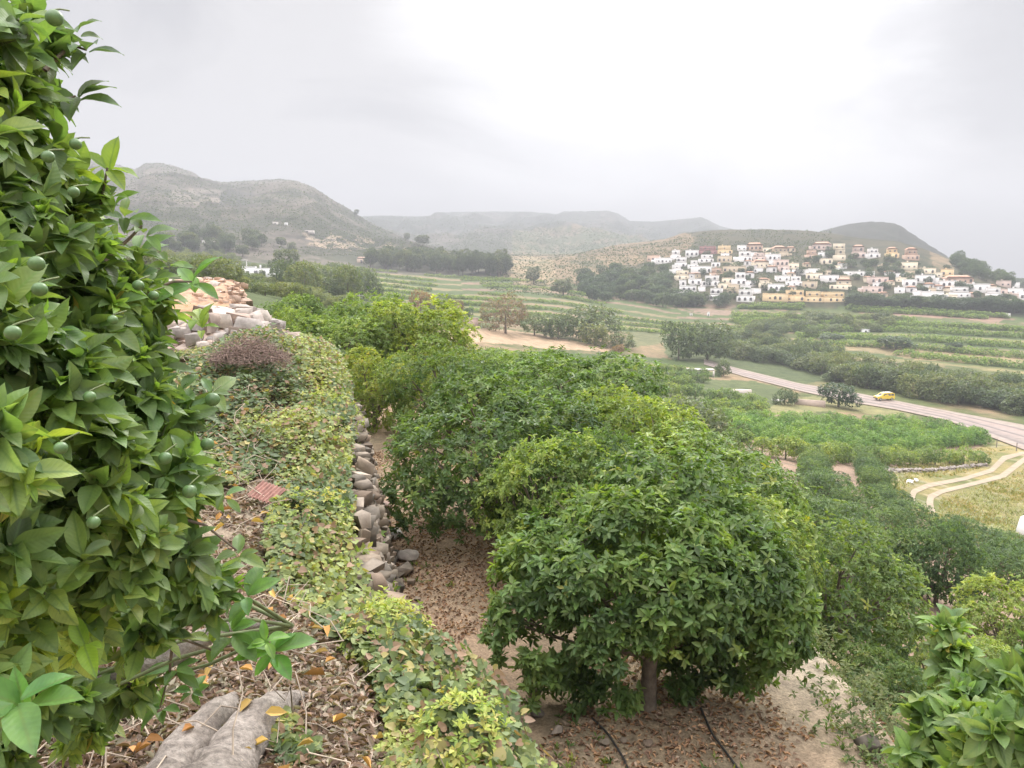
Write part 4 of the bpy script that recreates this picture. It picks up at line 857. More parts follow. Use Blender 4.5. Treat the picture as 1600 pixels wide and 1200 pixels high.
def over_branch():
    rng = np.random.default_rng(2); root = bpy.data.objects['citrus_tree']; B = np.array(TB); m = MB()
    for px, py, D, L, col, k in [(425, 1010, 1.75, .085, (.15, .33, .08), 8), (415, 1000, 1.74, .05, (.2, .38, .08), 5), (360, 985, 1.75, .085, (.15, .27, .08), 6), (385, 930, 1.7, .08, (.13, .25, .08), 5), (130, 1005, 1.2, .06, (.26, .46, .07), 3), (25, 1095, .95, .08, (.16, .32, .10), 7), (150, 282, 1.5, .06, (.26, .38, .11), 6), (168, 262, 1.5, .065, (.28, .42, .10), 5), (172, 300, 1.5, .06, (.24, .36, .11), 6), (192, 330, 1.55, .06, (.2, .3, .12), 6), (222, 352, 1.55, .06, (.19, .28, .12), 5), (212, 385, 1.6, .065, (.17, .26, .12), 7), (262, 405, 1.65, .06, (.18, .27, .12), 6), (300, 440, 1.7, .07, (.17, .32, .1), 7), (312, 500, 1.7, .06, (.3, .42, .1), 6), (120, 48, 1.45, .07, (.13, .2, .1), 5), (135, 78, 1.45, .06, (.12, .18, .1), 4), (118, 150, 1.5, .07, (.12, .18, .1), 6), (80, 190, 1.5, .06, (.13, .19, .1), 5), (330, 610, 1.62, .065, (.19, .28, .13), 6), (350, 770, 1.6, .06, (.2, .3, .13), 6), (370, 860, 1.62, .06, (.19, .28, .12), 6), (330, 1000, 1.8, .06, (.2, .27, .07), 5), (270, 1040, 1.9, .07, (.14, .25, .08), 6), (230, 1060, 1.9, .07, (.22, .31, .07), 6), (300, 1080, 2.0, .06, (.13, .24, .08), 6), (250, 1105, 2.0, .06, (.14, .26, .08), 6)]:
        sprig(m, rng, px, py, D, L, k, col, (0.1, -.5, .6), B)
    m.build('branch_leaves', M_LEAFV, root, smooth=True)
    t = MB()
    for a in ([(120, 400, 1.5), (155, 330, 1.5), (168, 262, 1.5)], [(150, 420, 1.5), (205, 370, 1.55), (222, 352, 1.55)], [(200, 470, 1.6), (270, 440, 1.68), (300, 440, 1.7)], [(70, 110, 1.4), (110, 70, 1.45), (135, 78, 1.45)], [(60, 150, 1.4), (95, 158, 1.48), (118, 150, 1.5)], [(240, 800, 1.5), (320, 820, 1.58), (370, 860, 1.62)], [(180, 960, 1.6), (250, 985, 1.72), (330, 1015, 1.8), (380, 1005, 1.78), (425, 1012, 1.76)], [(250, 985, 1.72), (300, 970, 1.75), (360, 985, 1.76)], [(270, 1000, 1.75), (265, 1050, 1.9), (250, 1105, 2.0)]):
        tube(t, np.array([pt(*q) for q in a]) - B, np.linspace(.0045, .002, len(a)), 6); t.build('branch', M_BARK, root, smooth=True); t = MB()
over_branch()
# ------------------------------------------------------------------ bare grey stems lying along the bank
def stems():
    for i, (pl, rad, lab) in enumerate([([(205, 1260, 2.05), (240, 1195, 2.2), (262, 1130, 2.35), (300, 1070, 2.55), (345, 1010, 2.75), (365, 960, 2.9)], [.085, .085, .08, .07, .055, .015], 'pale grey bare stem lying by the left citrus, the thinner one on the left'),
                                 ([(300, 1280, 2.0), (330, 1190, 2.2), (350, 1110, 2.38), (385, 1050, 2.6), (430, 1000, 2.8), (480, 960, 2.95)], [.13, .125, .105, .085, .06, .015], 'thick grey-brown stem lying on the bank, right of the pale one')]):
        P = np.array([pt(*q) for q in pl]); z = Hq(P[:, 0], P[:, 1]); P[:, 2] = z + np.array(rad) * .5 - .02
        t = np.linspace(0, 1, len(P)); tt = np.linspace(0, 1, 26); q = np.stack([np.interp(tt, t, P[:, k]) for k in range(3)], 1)
        for _ in range(4): q[1:-1] = (q[:-2] + 2 * q[1:-1] + q[2:]) / 4
        rr = np.interp(tt, t, rad) * (1 + .10 * (vn(tt * 8 + i * 3, tt * 0, 4) - .5)); m = MB(); tube(m, q, rr, 22, wob=.3, seed=i + 2)
        o = m.build('fallen_stem', M_ROOT, smooth=True, loc=P[1]); tag(o, lab, 'stem')
stems()
# ------------------------------------------------------------------ rocks
def ico():
    import bmesh
    bm = bmesh.new(); bmesh.ops.create_icosphere(bm, subdivisions=3, radius=1); v = np.array([x.co[:] for x in bm.verts]); f = np.array([[q.index for q in g.verts] for g in bm.faces]); bm.free(); return v, f
IV, IF_ = ico()
def rock(mb, rng, c, s, col, cuts=9, rz=None):
    v = IV.copy()
    for _ in range(cuts + 4):
        n = nrm(rng.normal(size=3)); d = rng.uniform(.42, .80); e = v @ n - d; v = v - np.where(e > 0, e, 0)[:, None] * n
    v = v * (1 + .06 * (fbm(v[:, 0] * 2 + v[:, 2] * 3 + c[0] * 7, v[:, 1] * 2 + 9 + c[1], 3, 3) - .5))[:, None] * np.asarray(s, float)
    a = rng.uniform(0, 6.28) if rz is None else rz; ca, sa = math.cos(a), math.sin(a); v = v @ np.array([[ca, sa, 0], [-sa, ca, 0], [0, 0, 1]]) + np.asarray(c)
    mb.add(v, IF_, np.array(col) * rng.uniform(.8, 1.2))
def block(mb, rng, c, s, col):
    b = np.array([(-1, -1, -1), (1, -1, -1), (1, 1, -1), (-1, 1, -1), (-1, -1, 1), (1, -1, 1), (1, 1, 1), (-1, 1, 1)], float) * .85 + rng.uniform(-.34, .34, (8, 3)); top = np.append(b, [b[4:].mean(0) + (rng.uniform(-.3, .3), rng.uniform(-.3, .3), .22), b[[0, 1, 5, 4]].mean(0) + (0, -.22, 0), b[[1, 2, 6, 5]].mean(0) + (.22, 0, 0)], 0)
    v = top * np.asarray(s); a = rng.uniform(0, 6.28); t = rng.normal() * .22; ca, sa = math.cos(a), math.sin(a); ct, st_ = math.cos(t), math.sin(t)
    v = v @ np.array([[1, 0, 0], [0, ct, st_], [0, -st_, ct]]) @ np.array([[ca, sa, 0], [-sa, ca, 0], [0, 0, 1]]) + np.asarray(c); cc = np.array(col) * rng.uniform(.72, 1.25)
    mb.add(v, [(0, 3, 2, 1), (2, 3, 7, 6), (3, 0, 4, 7)], cc); mb.add(v, [(4, 5, 8), (5, 6, 8), (6, 7, 8), (7, 4, 8), (0, 1, 9), (1, 5, 9), (5, 4, 9), (4, 0, 9), (1, 2, 10), (2, 6, 10), (6, 5, 10), (5, 1, 10)], cc)
STC = [(.22, .175, .13), (.17, .14, .105), (.30, .25, .20), (.20, .15, .11), (.15, .13, .105)]
def dry_wall():
    rng = np.random.default_rng(14); m = MB()
    for y in np.arange(4.0, 17.5, .10):
        ex = float(edge_x(np.array(y))); sl = (float(edge_x(np.array(y + .3))) - ex) / .3
        for k in range(16):
            z = -3.55 + k * .12 + rng.uniform(-.05, .05); top = float(z_up(np.array(ex - .5), np.array(y)))
            if z > top - .12: break
            out = .33 + .34 * (1 - k / 16) + rng.uniform(-.08, .08)
            block(m, rng, (ex + out, y + rng.uniform(-.05, .05) + (k % 2) * .08, z), (rng.uniform(.04, .11), rng.uniform(.04, .10), rng.uniform(.025, .06)), STC[rng.integers(5)])
        # stones slipped to the foot
        for _ in range(2):
            if rng.uniform() < .55: block(m, rng, (ex + rng.uniform(.5, 1.0), y, -3.56), np.array((.09, .09, .06)) * rng.uniform(.3, 1.4), STC[rng.integers(5)])
    o = m.build('dry_stone_wall', M_STONE, smooth=False); tag(o, 'dry stone wall of rough brown stones holding the vine covered bank above the path', 'wall')
dry_wall()
def loose(px, py, s, lab, col, cat='stone', seed=1, sink=.25, cuts=8):
    g = gh(px, py); rng = np.random.default_rng(seed); m = MB(); rock(m, rng, g + np.array((0, 0, s[2] * (1 - sink))), s, col, cuts, rz=.3); o = m.build('rock', M_STONE, smooth=True, loc=g); tag(o, lab, cat, 'loose stones'); return o
loose(638, 876, (.145, .12, .10), 'rounded pale grey stone lying in the middle of the path', (.40, .35, .31), seed=3, cuts=4)
loose(618, 842, (.12, .11, .10), 'whitish stone above the rounded one on the path', (.55, .52, .49), seed=4)
loose(598, 800, (.16, .14, .10), 'reddish flat stone at the foot of the dry wall', (.42, .30, .25), seed=5)
for i, (x, y, s, l) in enumerate([(836, 1090, .075, 'grey stone left of the nearest trunk, highest of the group'), (870, 1148, .06, 'grey round stone left of the nearest trunk, lowest of the group'), (840, 1120, .06, 'half buried brown stone beside the vine edge'), (945, 1165, .05, 'round grey stone below and left of the nearest trunk'), (1012, 1165, .045, 'small grey stone straight below the nearest trunk'), (975, 1160, .035, 'little stone between two grey ones below the trunk'), (770, 985, .06, 'brown stone where the path passes the vine corner'), (1358, 1178, .13, 'grey weathered stump-like boulder by the lower right leaves')]):
    loose(x, y, (s, s * .9, s * .75), l, STC[(i * 2) % 5], seed=20 + i, cuts=6)
def heap(name, lab, c, ext, n, smin, smax, cols, seed, hgt, base=None, mode=None):
    rng = np.random.default_rng(seed); m = MB(); pts = []
    for _ in range(n):
        a, b = rng.uniform(-1, 1, 2)
        if a * a + b * b > 1: continue
        x = c[0] + a * ext[0]; y = c[1] + b * ext[1]; z = ground_z(x, y) + hgt * (1 - (a * a + b * b)) * .9 * rng.uniform(.75, 1.05); s = smin * (smax / smin) ** (rng.uniform() ** 1.5)
        block(m, rng, (x, y, z), np.array((1, .8, .55)) * s * rng.uniform(.7, 1.3), cols[rng.integers(len(cols))])
    if base is not None:     # the earth the stones lie in
        u = np.linspace(0, 1, 14); w = np.arange(28) * 2 * math.pi / 28; U, Wv = np.meshgrid(u, w, indexing='ij'); X = c[0] + U * np.cos(Wv) * ext[0] * 1.1; Y = c[1] + U * np.sin(Wv) * ext[1] * 1.1
        Z = Hq(X, Y) + hgt * np.maximum(1 - U ** 2, 0) * .9 - .05 * U + .12 * (fbm(X * 2, Y * 2, seed, 3) - .5) * hgt
        F = np.array([(i * 28 + j, (i + 1) * 28 + j, (i + 1) * 28 + (j + 1) % 28, i * 28 + (j + 1) % 28) for i in range(13) for j in range(28)]); m.add(np.stack([X, Y, Z], -1).reshape(-1, 3), F, base)
    o = m.build(name, M_STONE); tag(o, lab, 'rubble'); return o
g = gh(345, 548); heap('rubble_heap', 'heap of broken pale pink masonry blocks behind the brush pile', (g[0] - .1, g[1] + .4), (1.25, 1.0), 620, .04, .22, [(.35, .28, .235), (.44, .385, .34), (.30, .225, .185), (.37, .33, .30)], 3, .62, (.42, .32, .26))
g2 = np.array(pt(352, 470, 26)); heap('rubble_heap', 'long slope of small orange-brown stones beyond the pale masonry heap', (g2[0] - .3, g2[1]), (3.4, 3.0), 2200, .04, .20, [(.40, .26, .18), (.46, .33, .25), (.36, .26, .2), (.56, .49, .43)], 5, .95, (.42, .27, .18))
def plank():
    a = pt(344, 508, g[1] + .2); b = pt(376, 532, g[1] - .2); m = MB(); d = b - a
    for k, o in enumerate([(0, 0, 0), (.0, .07, .05), (-.02, .13, -.02)]): tube(m, [a + o, (a + b) / 2 + o + np.array((0, 0, .01)), b + o], [.05, .055, .04], 6, (.10, .085, .075), wob=.5, seed=k)
    ob = m.build('charred_beams', m_simple('old_wood', (.11, .09, .08), .9, 12, .4, .4), loc=a); tag(ob, 'dark weathered timber pieces lying on the pale masonry heap', 'timber')
plank()
def brush():
    rng = np.random.default_rng(8); c = gh(388, 612) + np.array((.1, -.2, .42)); m = MB()
    for _ in range(1500):
        a = rng.uniform(0, 6.28); q = rng.uniform() ** .6; p = np.array((math.cos(a) * q * .75, math.sin(a) * q * .6, .42 * (1 - q * q) * rng.uniform(.1, 1))); d = nrm(rng.normal(size=3) * (1, 1, .45)); l = rng.uniform(.08, .28)
        m_ = p + d * l * .5 + rng.normal(size=3) * .03; tube(m, [p, m_, p + d * l], [.005, .004, .002], 4, np.array((.25, .18, .15)) * rng.uniform(.6, 1.4), cap=False)
    o = m.build('brush_pile', M_ATTR_WOOD, loc=(0, 0, 0)); o.location = c - np.array((0, 0, .05)); o.scale = (.55, .55, .62); tag(o, 'pile of dry brown prunings on top of the vine mound', 'brush pile')
M_ATTR_WOOD = m_simple('dry_wood', (1, 1, 1), .9, 20, .3, 0, useattr=True)
brush()
# ------------------------------------------------------------------ vines over the bank
def vines():
    rng = np.random.default_rng(21); m = MB(); lit = MB(); st = MB()
    def mound(x, y):
        e = edge_x(y) - x; b = .02 + .22 * np.maximum(fbm(x * 1.5, y * 1.5, 61, 3) - .3, 0) * np.clip(y / 4, .3, 1.6)
        return b + .05 * np.exp(-(e / .3) ** 2) + .42 * np.exp(-(((x + 2.9) / .8) ** 2 + ((y - 9.2) / 1.9) ** 2)) + .15 * np.exp(-(((x + 2.0) / .6) ** 2 + ((y - 7) / 1) ** 2))
    n = 170000; y = 1.6 + 12.0 * rng.uniform(size=n) ** 1.7; e = rng.uniform(-.34, 1, n); e = np.where(e > 0, e * (1.0 + y * .28), e); x = edge_x(y) - e
    dens = fbm(x * 1.7, y * 1.7, 71, 3); kb = np.exp(-(((x + 1.0) / .42) ** 2 + ((y - 3.9) / .62) ** 2)); kc = np.exp(-(((x + 1.75) / .4) ** 2 + ((y - 5.0) / .6) ** 2))
    dens = dens + .10 * sst(5, 7, y) + .06 * (1 - sst(2.6, 3.4, y))
    keep = (dens + .16 * (fbm(x * 6, y * 6, 73, 2) - .5) - .75 * kb - .6 * kc > .44 + .10 * np.clip((e - .6), 0, 1)) | ((e < .25) & (dens + .25 * fbm(x * 5, y * 5, 72, 2) > .40))
    keep &= ~((y < 3.2) & (x < -.98 + .25 * vn(y * 3, y * 0, 2))); x, y, e = x[keep], y[keep], e[keep]
    z = Hq(x, y); mo = mound(x, y); over = e < .45 * (.4 + 1.2 * fbm(y * 1.3, y * 0 + 2, 6, 2))
    zt = z_up(edge_x(y) - .35, y); zz = np.where(over, zt + mo * .9 * rng.uniform(.5, 1, len(x)) - rng.uniform(0, 1, len(x)) ** 1.3 * np.clip((.12 - e) * 2.6, 0, 1.3) - .05, np.maximum(z, -9) + mo * rng.uniform(.45, 1.0, len(x)))
    zz = np.where(e < -.05, np.maximum(zz, z + .03), zz)
    P = np.stack([x, y, zz], 1); N = len(P)
    A = nrm(rng.normal(size=(N, 3)) * (1, 1, .35) + (0.25, -.25, 0)); nn = np.array((.15, -.25, 1.0)) + rng.normal(size=(N, 3)) * .38; nn[e < .08] += (.6, -.1, -.2)
    h = fbm(x * 2.2, y * 2.2, 81, 3) + rng.normal(size=N) * .09; edgeb = np.exp(-((e - .0) / .30) ** 2) * (fbm(y * 1.1, y * 0, 5, 2) > .36)
    h = h + .15 * edgeb; cs = np.array([(.12, .165, .08), (.16, .205, .085), (.22, .26, .10), (.31, .35, .10), (.36, .31, .13), (.26, .17, .11)])
    ci = np.searchsorted([.45, .54, .66], h); r = rng.uniform(size=N); ci = np.where(r < .07, 4, np.where(r < .18, 5, ci)); col = cs[ci] * rng.uniform(.75, 1.3, (N, 1))
    L = rng.uniform(.018, .050, N) * np.where(ci == 3, .62, 1) * np.clip(1 + (y - 4) * .03, .9, 1.3)
    for sel in (slice(0, None),):
        v, f, off = leaf_arrays(P, A, nn, L, L * .95, (THE[0], THE[1])); c = np.repeat(col, len(THE[0]), 0); f3 = (THE[2][None] + off[:, None, None]).reshape(-1, 3); m.add(v, f, c); m.f.append((f3, 0))
    # dead stems and tendrils between the leaves
    for _ in range(650):
        yy = 1.8 + 9 * rng.uniform() ** 1.6; xx = float(edge_x(np.array(yy))) - rng.uniform(-.1, 1.6 + yy * .12); zz = ground_z(xx, yy) + float(mound(np.array(xx), np.array(yy))) * .8
        d = nrm(rng.normal(size=3) * (1, 1, .25)); l = rng.uniform(.12, .5); p = np.array((xx, yy, zz)); q = [p, p + d * l * .35 + rng.normal(size=3) * .03 + (0, 0, .04), p + d * l * .7 + rng.normal(size=3) * .04, p + d * l]
        tube(st, q, [.0035, .003, .0028, .002], 4, np.array((.38, .31, .24)) * rng.uniform(.6, 1.3), cap=False)
    o = m.build('creeping_vines', M_LEAF_VINE); tag(o, kind='stuff'); o2 = st.build('dry_stems', M_ATTR_WOOD); tag(o2, kind='stuff')
    print('vine leaves', N)
M_LEAF_VINE = m_leaf('vine_leaf', .55, .3, False, .3, False)
vines()
def litter():
    rng = np.random.default_rng(31); m = MB()
    def sc(x, y, dz, Lr, cols, flat=.35):
        z = Hq(x, y) + dz; P = np.stack([x, y, z], 1); N = len(P); A = nrm(rng.normal(size=(N, 3)) * (1, 1, .22)); nn = np.array((0, 0, 1.)) + rng.normal(size=(N, 3)) * flat; L = rng.uniform(*Lr, N)
        T = (T4[0] * (1, 1, 2.2), T4[1]); v, f, _ = leaf_arrays(P, A, nn, L, L * rng.uniform(.3, .55, N), T); c = np.array(cols)[rng.integers(len(cols), size=N)] * rng.uniform(.65, 1.3, (N, 1)); m.add(v, f, np.repeat(c, 6, 0))
    br = [(.34, .20, .12), (.27, .16, .10), (.42, .27, .16), (.22, .14, .10), (.36, .27, .2)]
    n = 52000; y = 3.6 + 12 * rng.uniform(size=n) ** 1.5; x = rng.uniform(-3, 3.6, n); k = (x > edge_x(y) + .3) & (fbm(x * 1.2, y * 1.2, 33, 3) > .40 + .5 * np.exp(-(((x - 3.0) / .9) ** 2 + ((y - 7) / 1.5) ** 2)))
    sc(x[k], y[k], .012, (.02, .058), br)
    n = 60000; y = 1.3 + 9 * rng.uniform(size=n) ** 1.5; x = edge_x(y) - rng.uniform(0, 1, n) * (1.2 + y * .3); k = fbm(x * 1.5, y * 1.5, 34, 3) > .36; sc(x[k], y[k], .012, (.02, .055), [(.30, .20, .14), (.24, .17, .13), (.40, .32, .26), (.2, .14, .11), (.33, .3, .22)], .6)
    n = 260; y = 1.7 + 6 * rng.uniform(size=n) ** 1.3; x = edge_x(y) - rng.uniform(0, 1.7, n); sc(x, y, .10, (.05, .09), [(.50, .28, .10), (.55, .38, .13), (.42, .22, .09)], .4)
    o = m.build('leaf_litter', M_LITTER); tag(o, kind='stuff')
    # small weeds on the lower terrace and on its rim
    w = MB(); n = 3200; y = 4.5 + 13 * rng.uniform(size=n) ** 1.4; x = rng.uniform(-2.2, 4.4, n); q = fbm(x * .9, y * .9, 37, 3); k = (x > edge_x(y) + .4) & ((q > .60) | ((np.abs(x - 2.95) < .45) & (q > .40))); x, y = x[k], y[k]; z = Hq(x, y)
    P = np.stack([x, y, z + .02], 1); rim = np.abs(x - 2.95) < .5; rosettes(w, rng, P, np.tile((0, 0, 1.), (len(P), 1)), .06, 7, T2, pick(rng, len(P), 'yellowish') * np.where(rim, .9, .75)[:, None], open_=(10, 80), wr=.3)
    P2 = P[rim]; P2 = np.repeat(P2, 5, 0) + rng.normal(size=(len(P2) * 5, 3)) * (.16, .16, .06) + (0.1, 0, .08); rosettes(w, rng, P2, nrm(rng.normal(size=P2.shape) * .4 + (0, 0, 1)), .05, 6, T2, pick(rng, len(P2), 'scrub'), wr=.5)
    yy = 4.6 + 10 * rng.uniform(size=700) ** 1.2; zz = rng.uniform(0, 1, 700); xx = edge_x(yy) + .30 + .42 * (1 - zz) + rng.uniform(-.05, .12, 700); kk = fbm(yy * 1.4, zz * 1.6, 91, 3) > .46; P3 = np.stack([xx, yy, -3.55 + zz * 1.75], 1)[kk]; rosettes(w, rng, P3, nrm(rng.normal(size=P3.shape) * .4 + (1, -.4, .8)), .07, 7, T2, pick(rng, len(P3), 'yellowish'), wr=.45)
    o = w.build('weeds', M_GRASS); tag(o, kind='stuff')
    gm = MB(); n = 9000; px = rng.uniform(1365, 1640, n); py = rng.uniform(700, 880, n); ok = inpoly(px, py, [(1365, 738), (1530, 700), (1640, 705), (1640, 890), (1600, 880), (1420, 800)]); G = ground_hit(px[ok], py[ok], 30); G = G[~np.isnan(G[:, 0])]
    pxg, pyg = project(G); tk = inpoly(pxg, pyg, [(1610, 700), (1562, 706), (1540, 730), (1500, 742), (1440, 750), (1412, 766), (1418, 805), (1470, 805), (1468, 782), (1530, 762), (1580, 744), (1620, 722)]); G = G[~tk]
    rosettes(gm, rng, G, np.tile((0, 0, 1.), (len(G), 1)), .4, 5, T2, np.array([(.30, .26, .09), (.20, .23, .07), (.42, .33, .15), (.26, .27, .08), (.55, .52, .42)])[np.minimum((fbm(G[:, 0] * .15, G[:, 1] * .15, 3, 3) * 7).astype(int) + rng.integers(-1, 2, len(G)), 4) % 5], open_=(5, 50), wr=.12)
    o = gm.build('tall_grass', M_GRASS); tag(o, kind='stuff')
litter()
def lime_shrub():
    rng = np.random.default_rng(44); n = 0
    for i, (px, py, r, lab) in enumerate([(860, 1175, .2, 'at the lower end of the vine edge'), (770, 985, .22, 'on the vine corner above the path'), (600, 850, .3, 'hanging over the bank by the whitish stone'), (560, 690, .35, 'hanging over the bank higher up the path')]):
        y = [2.75, 3.6, 5.2, 8.0][i]; x = float(edge_x(np.array(y))) + .02; z = float(z_up(np.array(x - .35), np.array(y))) - .05; m = MB()
        lb = [((0, 0, 0), (r, r * 1.3, r * .8)), ((r * .4, -.1, -r * .7), (r * .7, r, r * .8)), ((r * .3, r, -r * .3), (r * .7, r, r * .7))]
        P, A = crown_points(rng, lb, 420); rosettes(m, rng, P, nrm(A + (0, 0, .5)), .034, 6, T2, np.array([(.30, .36, .08), (.38, .42, .10), (.22, .30, .07), (.42, .40, .12)])[rng.integers(4, size=len(P))], wr=.5)
        o = m.build('lime_shrub', M_LEAF_VINE); o.location = (x, y, z); tag(o, 'yellow-green small-leaved creeper ' + lab, 'shrub', 'yellow-green creepers along the bank edge')
lime_shrub()
def corrugated():
    g = gh(412, 795); m = MB(); X = np.linspace(0, .42, 57); Y = np.linspace(0, .34, 4); XX, YY = np.meshgrid(X, Y, indexing='ij'); Z = .018 * np.sin(XX / .42 * 2 * math.pi * 7)
    F = np.array([(i * 4 + j, (i + 1) * 4 + j, (i + 1) * 4 + j + 1, i * 4 + j + 1) for i in range(56) for j in range(3)]); v = np.stack([XX, YY, Z], -1).reshape(-1, 3); c = np.array((.34, .19, .155)) * (1 + .3 * np.sin(XX / .42 * 2 * math.pi * 7).reshape(-1, 1) * .3)
    m.add(v, F, (.34, .19, .155)); m.add(v - (0, 0, .008), F[:, ::-1], (.38, .2, .16)); o = m.build('corrugated_sheet', m_simple('clay', (1, 1, 1), .8, 14, .3, .2, useattr=True)); o.location = g + np.array((-.12, 0, .10)); o.scale = (.52, .52, .52); o.rotation_euler = (R(22), R(10), R(-22)); tag(o, 'reddish corrugated sheet piece half buried in the vines', 'sheet')
    g = gh(452, 778); m = MB(); rng = np.random.default_rng(5); U, Wv = np.meshgrid(np.linspace(0, .30, 12), np.linspace(0, .10, 6), indexing='ij'); Z = .03 * fbm(U * 20, Wv * 20, 3, 3); F = np.array([(i * 6 + j, (i + 1) * 6 + j, (i + 1) * 6 + j + 1, i * 6 + j + 1) for i in range(11) for j in range(5)])
    m.add(np.stack([U, Wv + .03 * np.sin(U * 16), Z], -1).reshape(-1, 3), F, (.75, .74, .75)); m.add(np.stack([U, Wv + .03 * np.sin(U * 16), Z - .004], -1).reshape(-1, 3), F[:, ::-1], (.7, .7, .7)); o = m.build('plastic_scrap', m_simple('white_plastic', (1, 1, 1), .4, 8, .1, 0, useattr=True)); o.scale = (.6, .6, .6); o.location = g + np.array((-.05, 0, .12)); o.rotation_euler = (R(25), 0, R(8)); tag(o, 'torn white plastic scrap right of the corrugated sheet', 'litter')
corrugated()
def hose(name, pl, lab):
    G = np.array([gh(*q) for q in pl]); G[:, 2] += .02; t = np.linspace(0, 1, len(G)); tt = np.linspace(0, 1, 24); q = np.stack([np.interp(tt, t, G[:, k]) for k in range(3)], 1); m = MB(); tube(m, q, .009, 7, (.03, .03, .03)); o = m.build(name, m_simple('black_pipe', (.035, .033, .03), .6, 10, .2, 0), loc=G[0]); tag(o, lab, 'hose', 'black irrigation hoses')
hose('irrigation_hose', [(1095, 1110), (1112, 1150), (1135, 1180), (1160, 1215)], 'black irrigation hose on the litter right of the nearest trunk')
hose('irrigation_hose', [(925, 1125), (950, 1150), (975, 1190), (985, 1215)], 'black irrigation hose on the litter left of the nearest trunk')
# ------------------------------------------------------------------ road, track
def polyline_hits(pl, n):
    a = np.array(pl, float); s = np.concatenate([[0], np.cumsum(np.hypot(*np.diff(a, axis=0).T))]); q = np.linspace(0, s[-1], n)
    px, py = np.interp(q, s, a[:, 0]), np.interp(q, s, a[:, 1]); return ground_hit(px, py, 10)
def strip(name, A, B, mat, off, nw=8, col=None, kind='structure'):
    ok = ~np.isnan(A[:, 0]) & ~np.isnan(B[:, 0]); A = A[ok]; B = B[ok]; t = np.linspace(0, 1, nw + 1)
    P = A[:, None] * (1 - t[None, :, None]) + B[:, None] * t[None, :, None]; z = Hq(P[..., 0], P[..., 1]); P[..., 2] = np.maximum(z + off, (P[..., 2] + z) / 2 + off * .5)
    n = len(A); F = np.array([(i * (nw + 1) + j, (i + 1) * (nw + 1) + j, (i + 1) * (nw + 1) + j + 1, i * (nw + 1) + j + 1) for i in range(n - 1) for j in range(nw)])
    L = np.concatenate([[0], np.cumsum(np.linalg.norm(np.diff(A, axis=0), axis=1))]); uv = np.stack([np.repeat(L, nw + 1), np.tile(t, n)], 1)
    m = MB(); m.add(P.reshape(-1, 3), F, col, 0, uv); o = m.build(name, mat, smooth=True); tag(o, kind=kind); return o
def road_mat():
    m, nt, b = newmat('road'); a = nt.nodes.new('ShaderNodeAttribute'); a.attribute_name = 'luv'; sp = nt.nodes.new('ShaderNodeSeparateXYZ'); nt.links.new(a.outputs['Vector'], sp.inputs[0])
    r = ramp(nt, sp.outputs[1], [(0, (.26, .205, .165)), (.16, (.285, .24, .20)), (.20, (.13, .10, .095)), (.26, (.31, .24, .205)), (.42, (.26, .21, .185)), (.47, (.12, .10, .095)), (.52, (.29, .23, .2)), (.70, (.22, .18, .16)), (.76, (.14, .115, .105)), (.82, (.28, .23, .2)), (1, (.30, .23, .18))])
    n = noise(nt, .6, 6, .6, 'w'); c = mix(nt, r, ramp(nt, n, [(.3, .78), (.7, 1.2)]), 1.0, 'MULTIPLY'); nt.links.new(c, b.inputs['Base Color']); b.inputs['Roughness'].default_value = .9; return m
strip('road', polyline_hits([(1100, 562), (1160, 578), (1250, 600), (1330, 613), (1450, 637), (1600, 665), (1700, 684)], 70), polyline_hits([(1100, 570), (1165, 590), (1255, 613), (1340, 631), (1400, 641), (1480, 658), (1545, 683), (1600, 704), (1700, 745)], 70), road_mat(), .18, 12)
M_DUST = m_simple('track_dust', (.33, .268, .195), .95, .8, .18, .2, coord='w')
strip('dirt_track', polyline_hits([(1598, 706), (1566, 713), (1546, 733), (1505, 746), (1448, 756), (1424, 766), (1420, 778), (1428, 790)], 60), polyline_hits([(1604, 709), (1572, 719), (1552, 738), (1508, 751), (1452, 762), (1432, 771), (1429, 780), (1438, 792)], 60), M_DUST, .05, 3)
strip('dirt_track', polyline_hits([(1604, 711), (1586, 724), (1562, 742), (1522, 753), (1468, 766), (1450, 774), (1447, 786), (1450, 800)], 60), polyline_hits([(1612, 714), (1594, 728), (1570, 747), (1526, 758), (1474, 771), (1459, 779), (1458, 788), (1462, 802)], 60), M_DUST, .05, 3)
strip('dirt_path', polyline_hits([(566, 462), (576, 452), (588, 447)], 14), polyline_hits([(570, 464), (580, 455), (592, 449)], 14), M_DUST, .1, 2)
M_PLASTER = m_simple('plaster', (1, 1, 1), .85, 1.2, .08, .1, useattr=True); M_TILE = m_simple('roof_tiles', (1, 1, 1), .85, 2.5, .25, .3, useattr=True)
M_GLASS = m_simple('dark_opening', (.13, .125, .125), .35, 2, .2, 0)
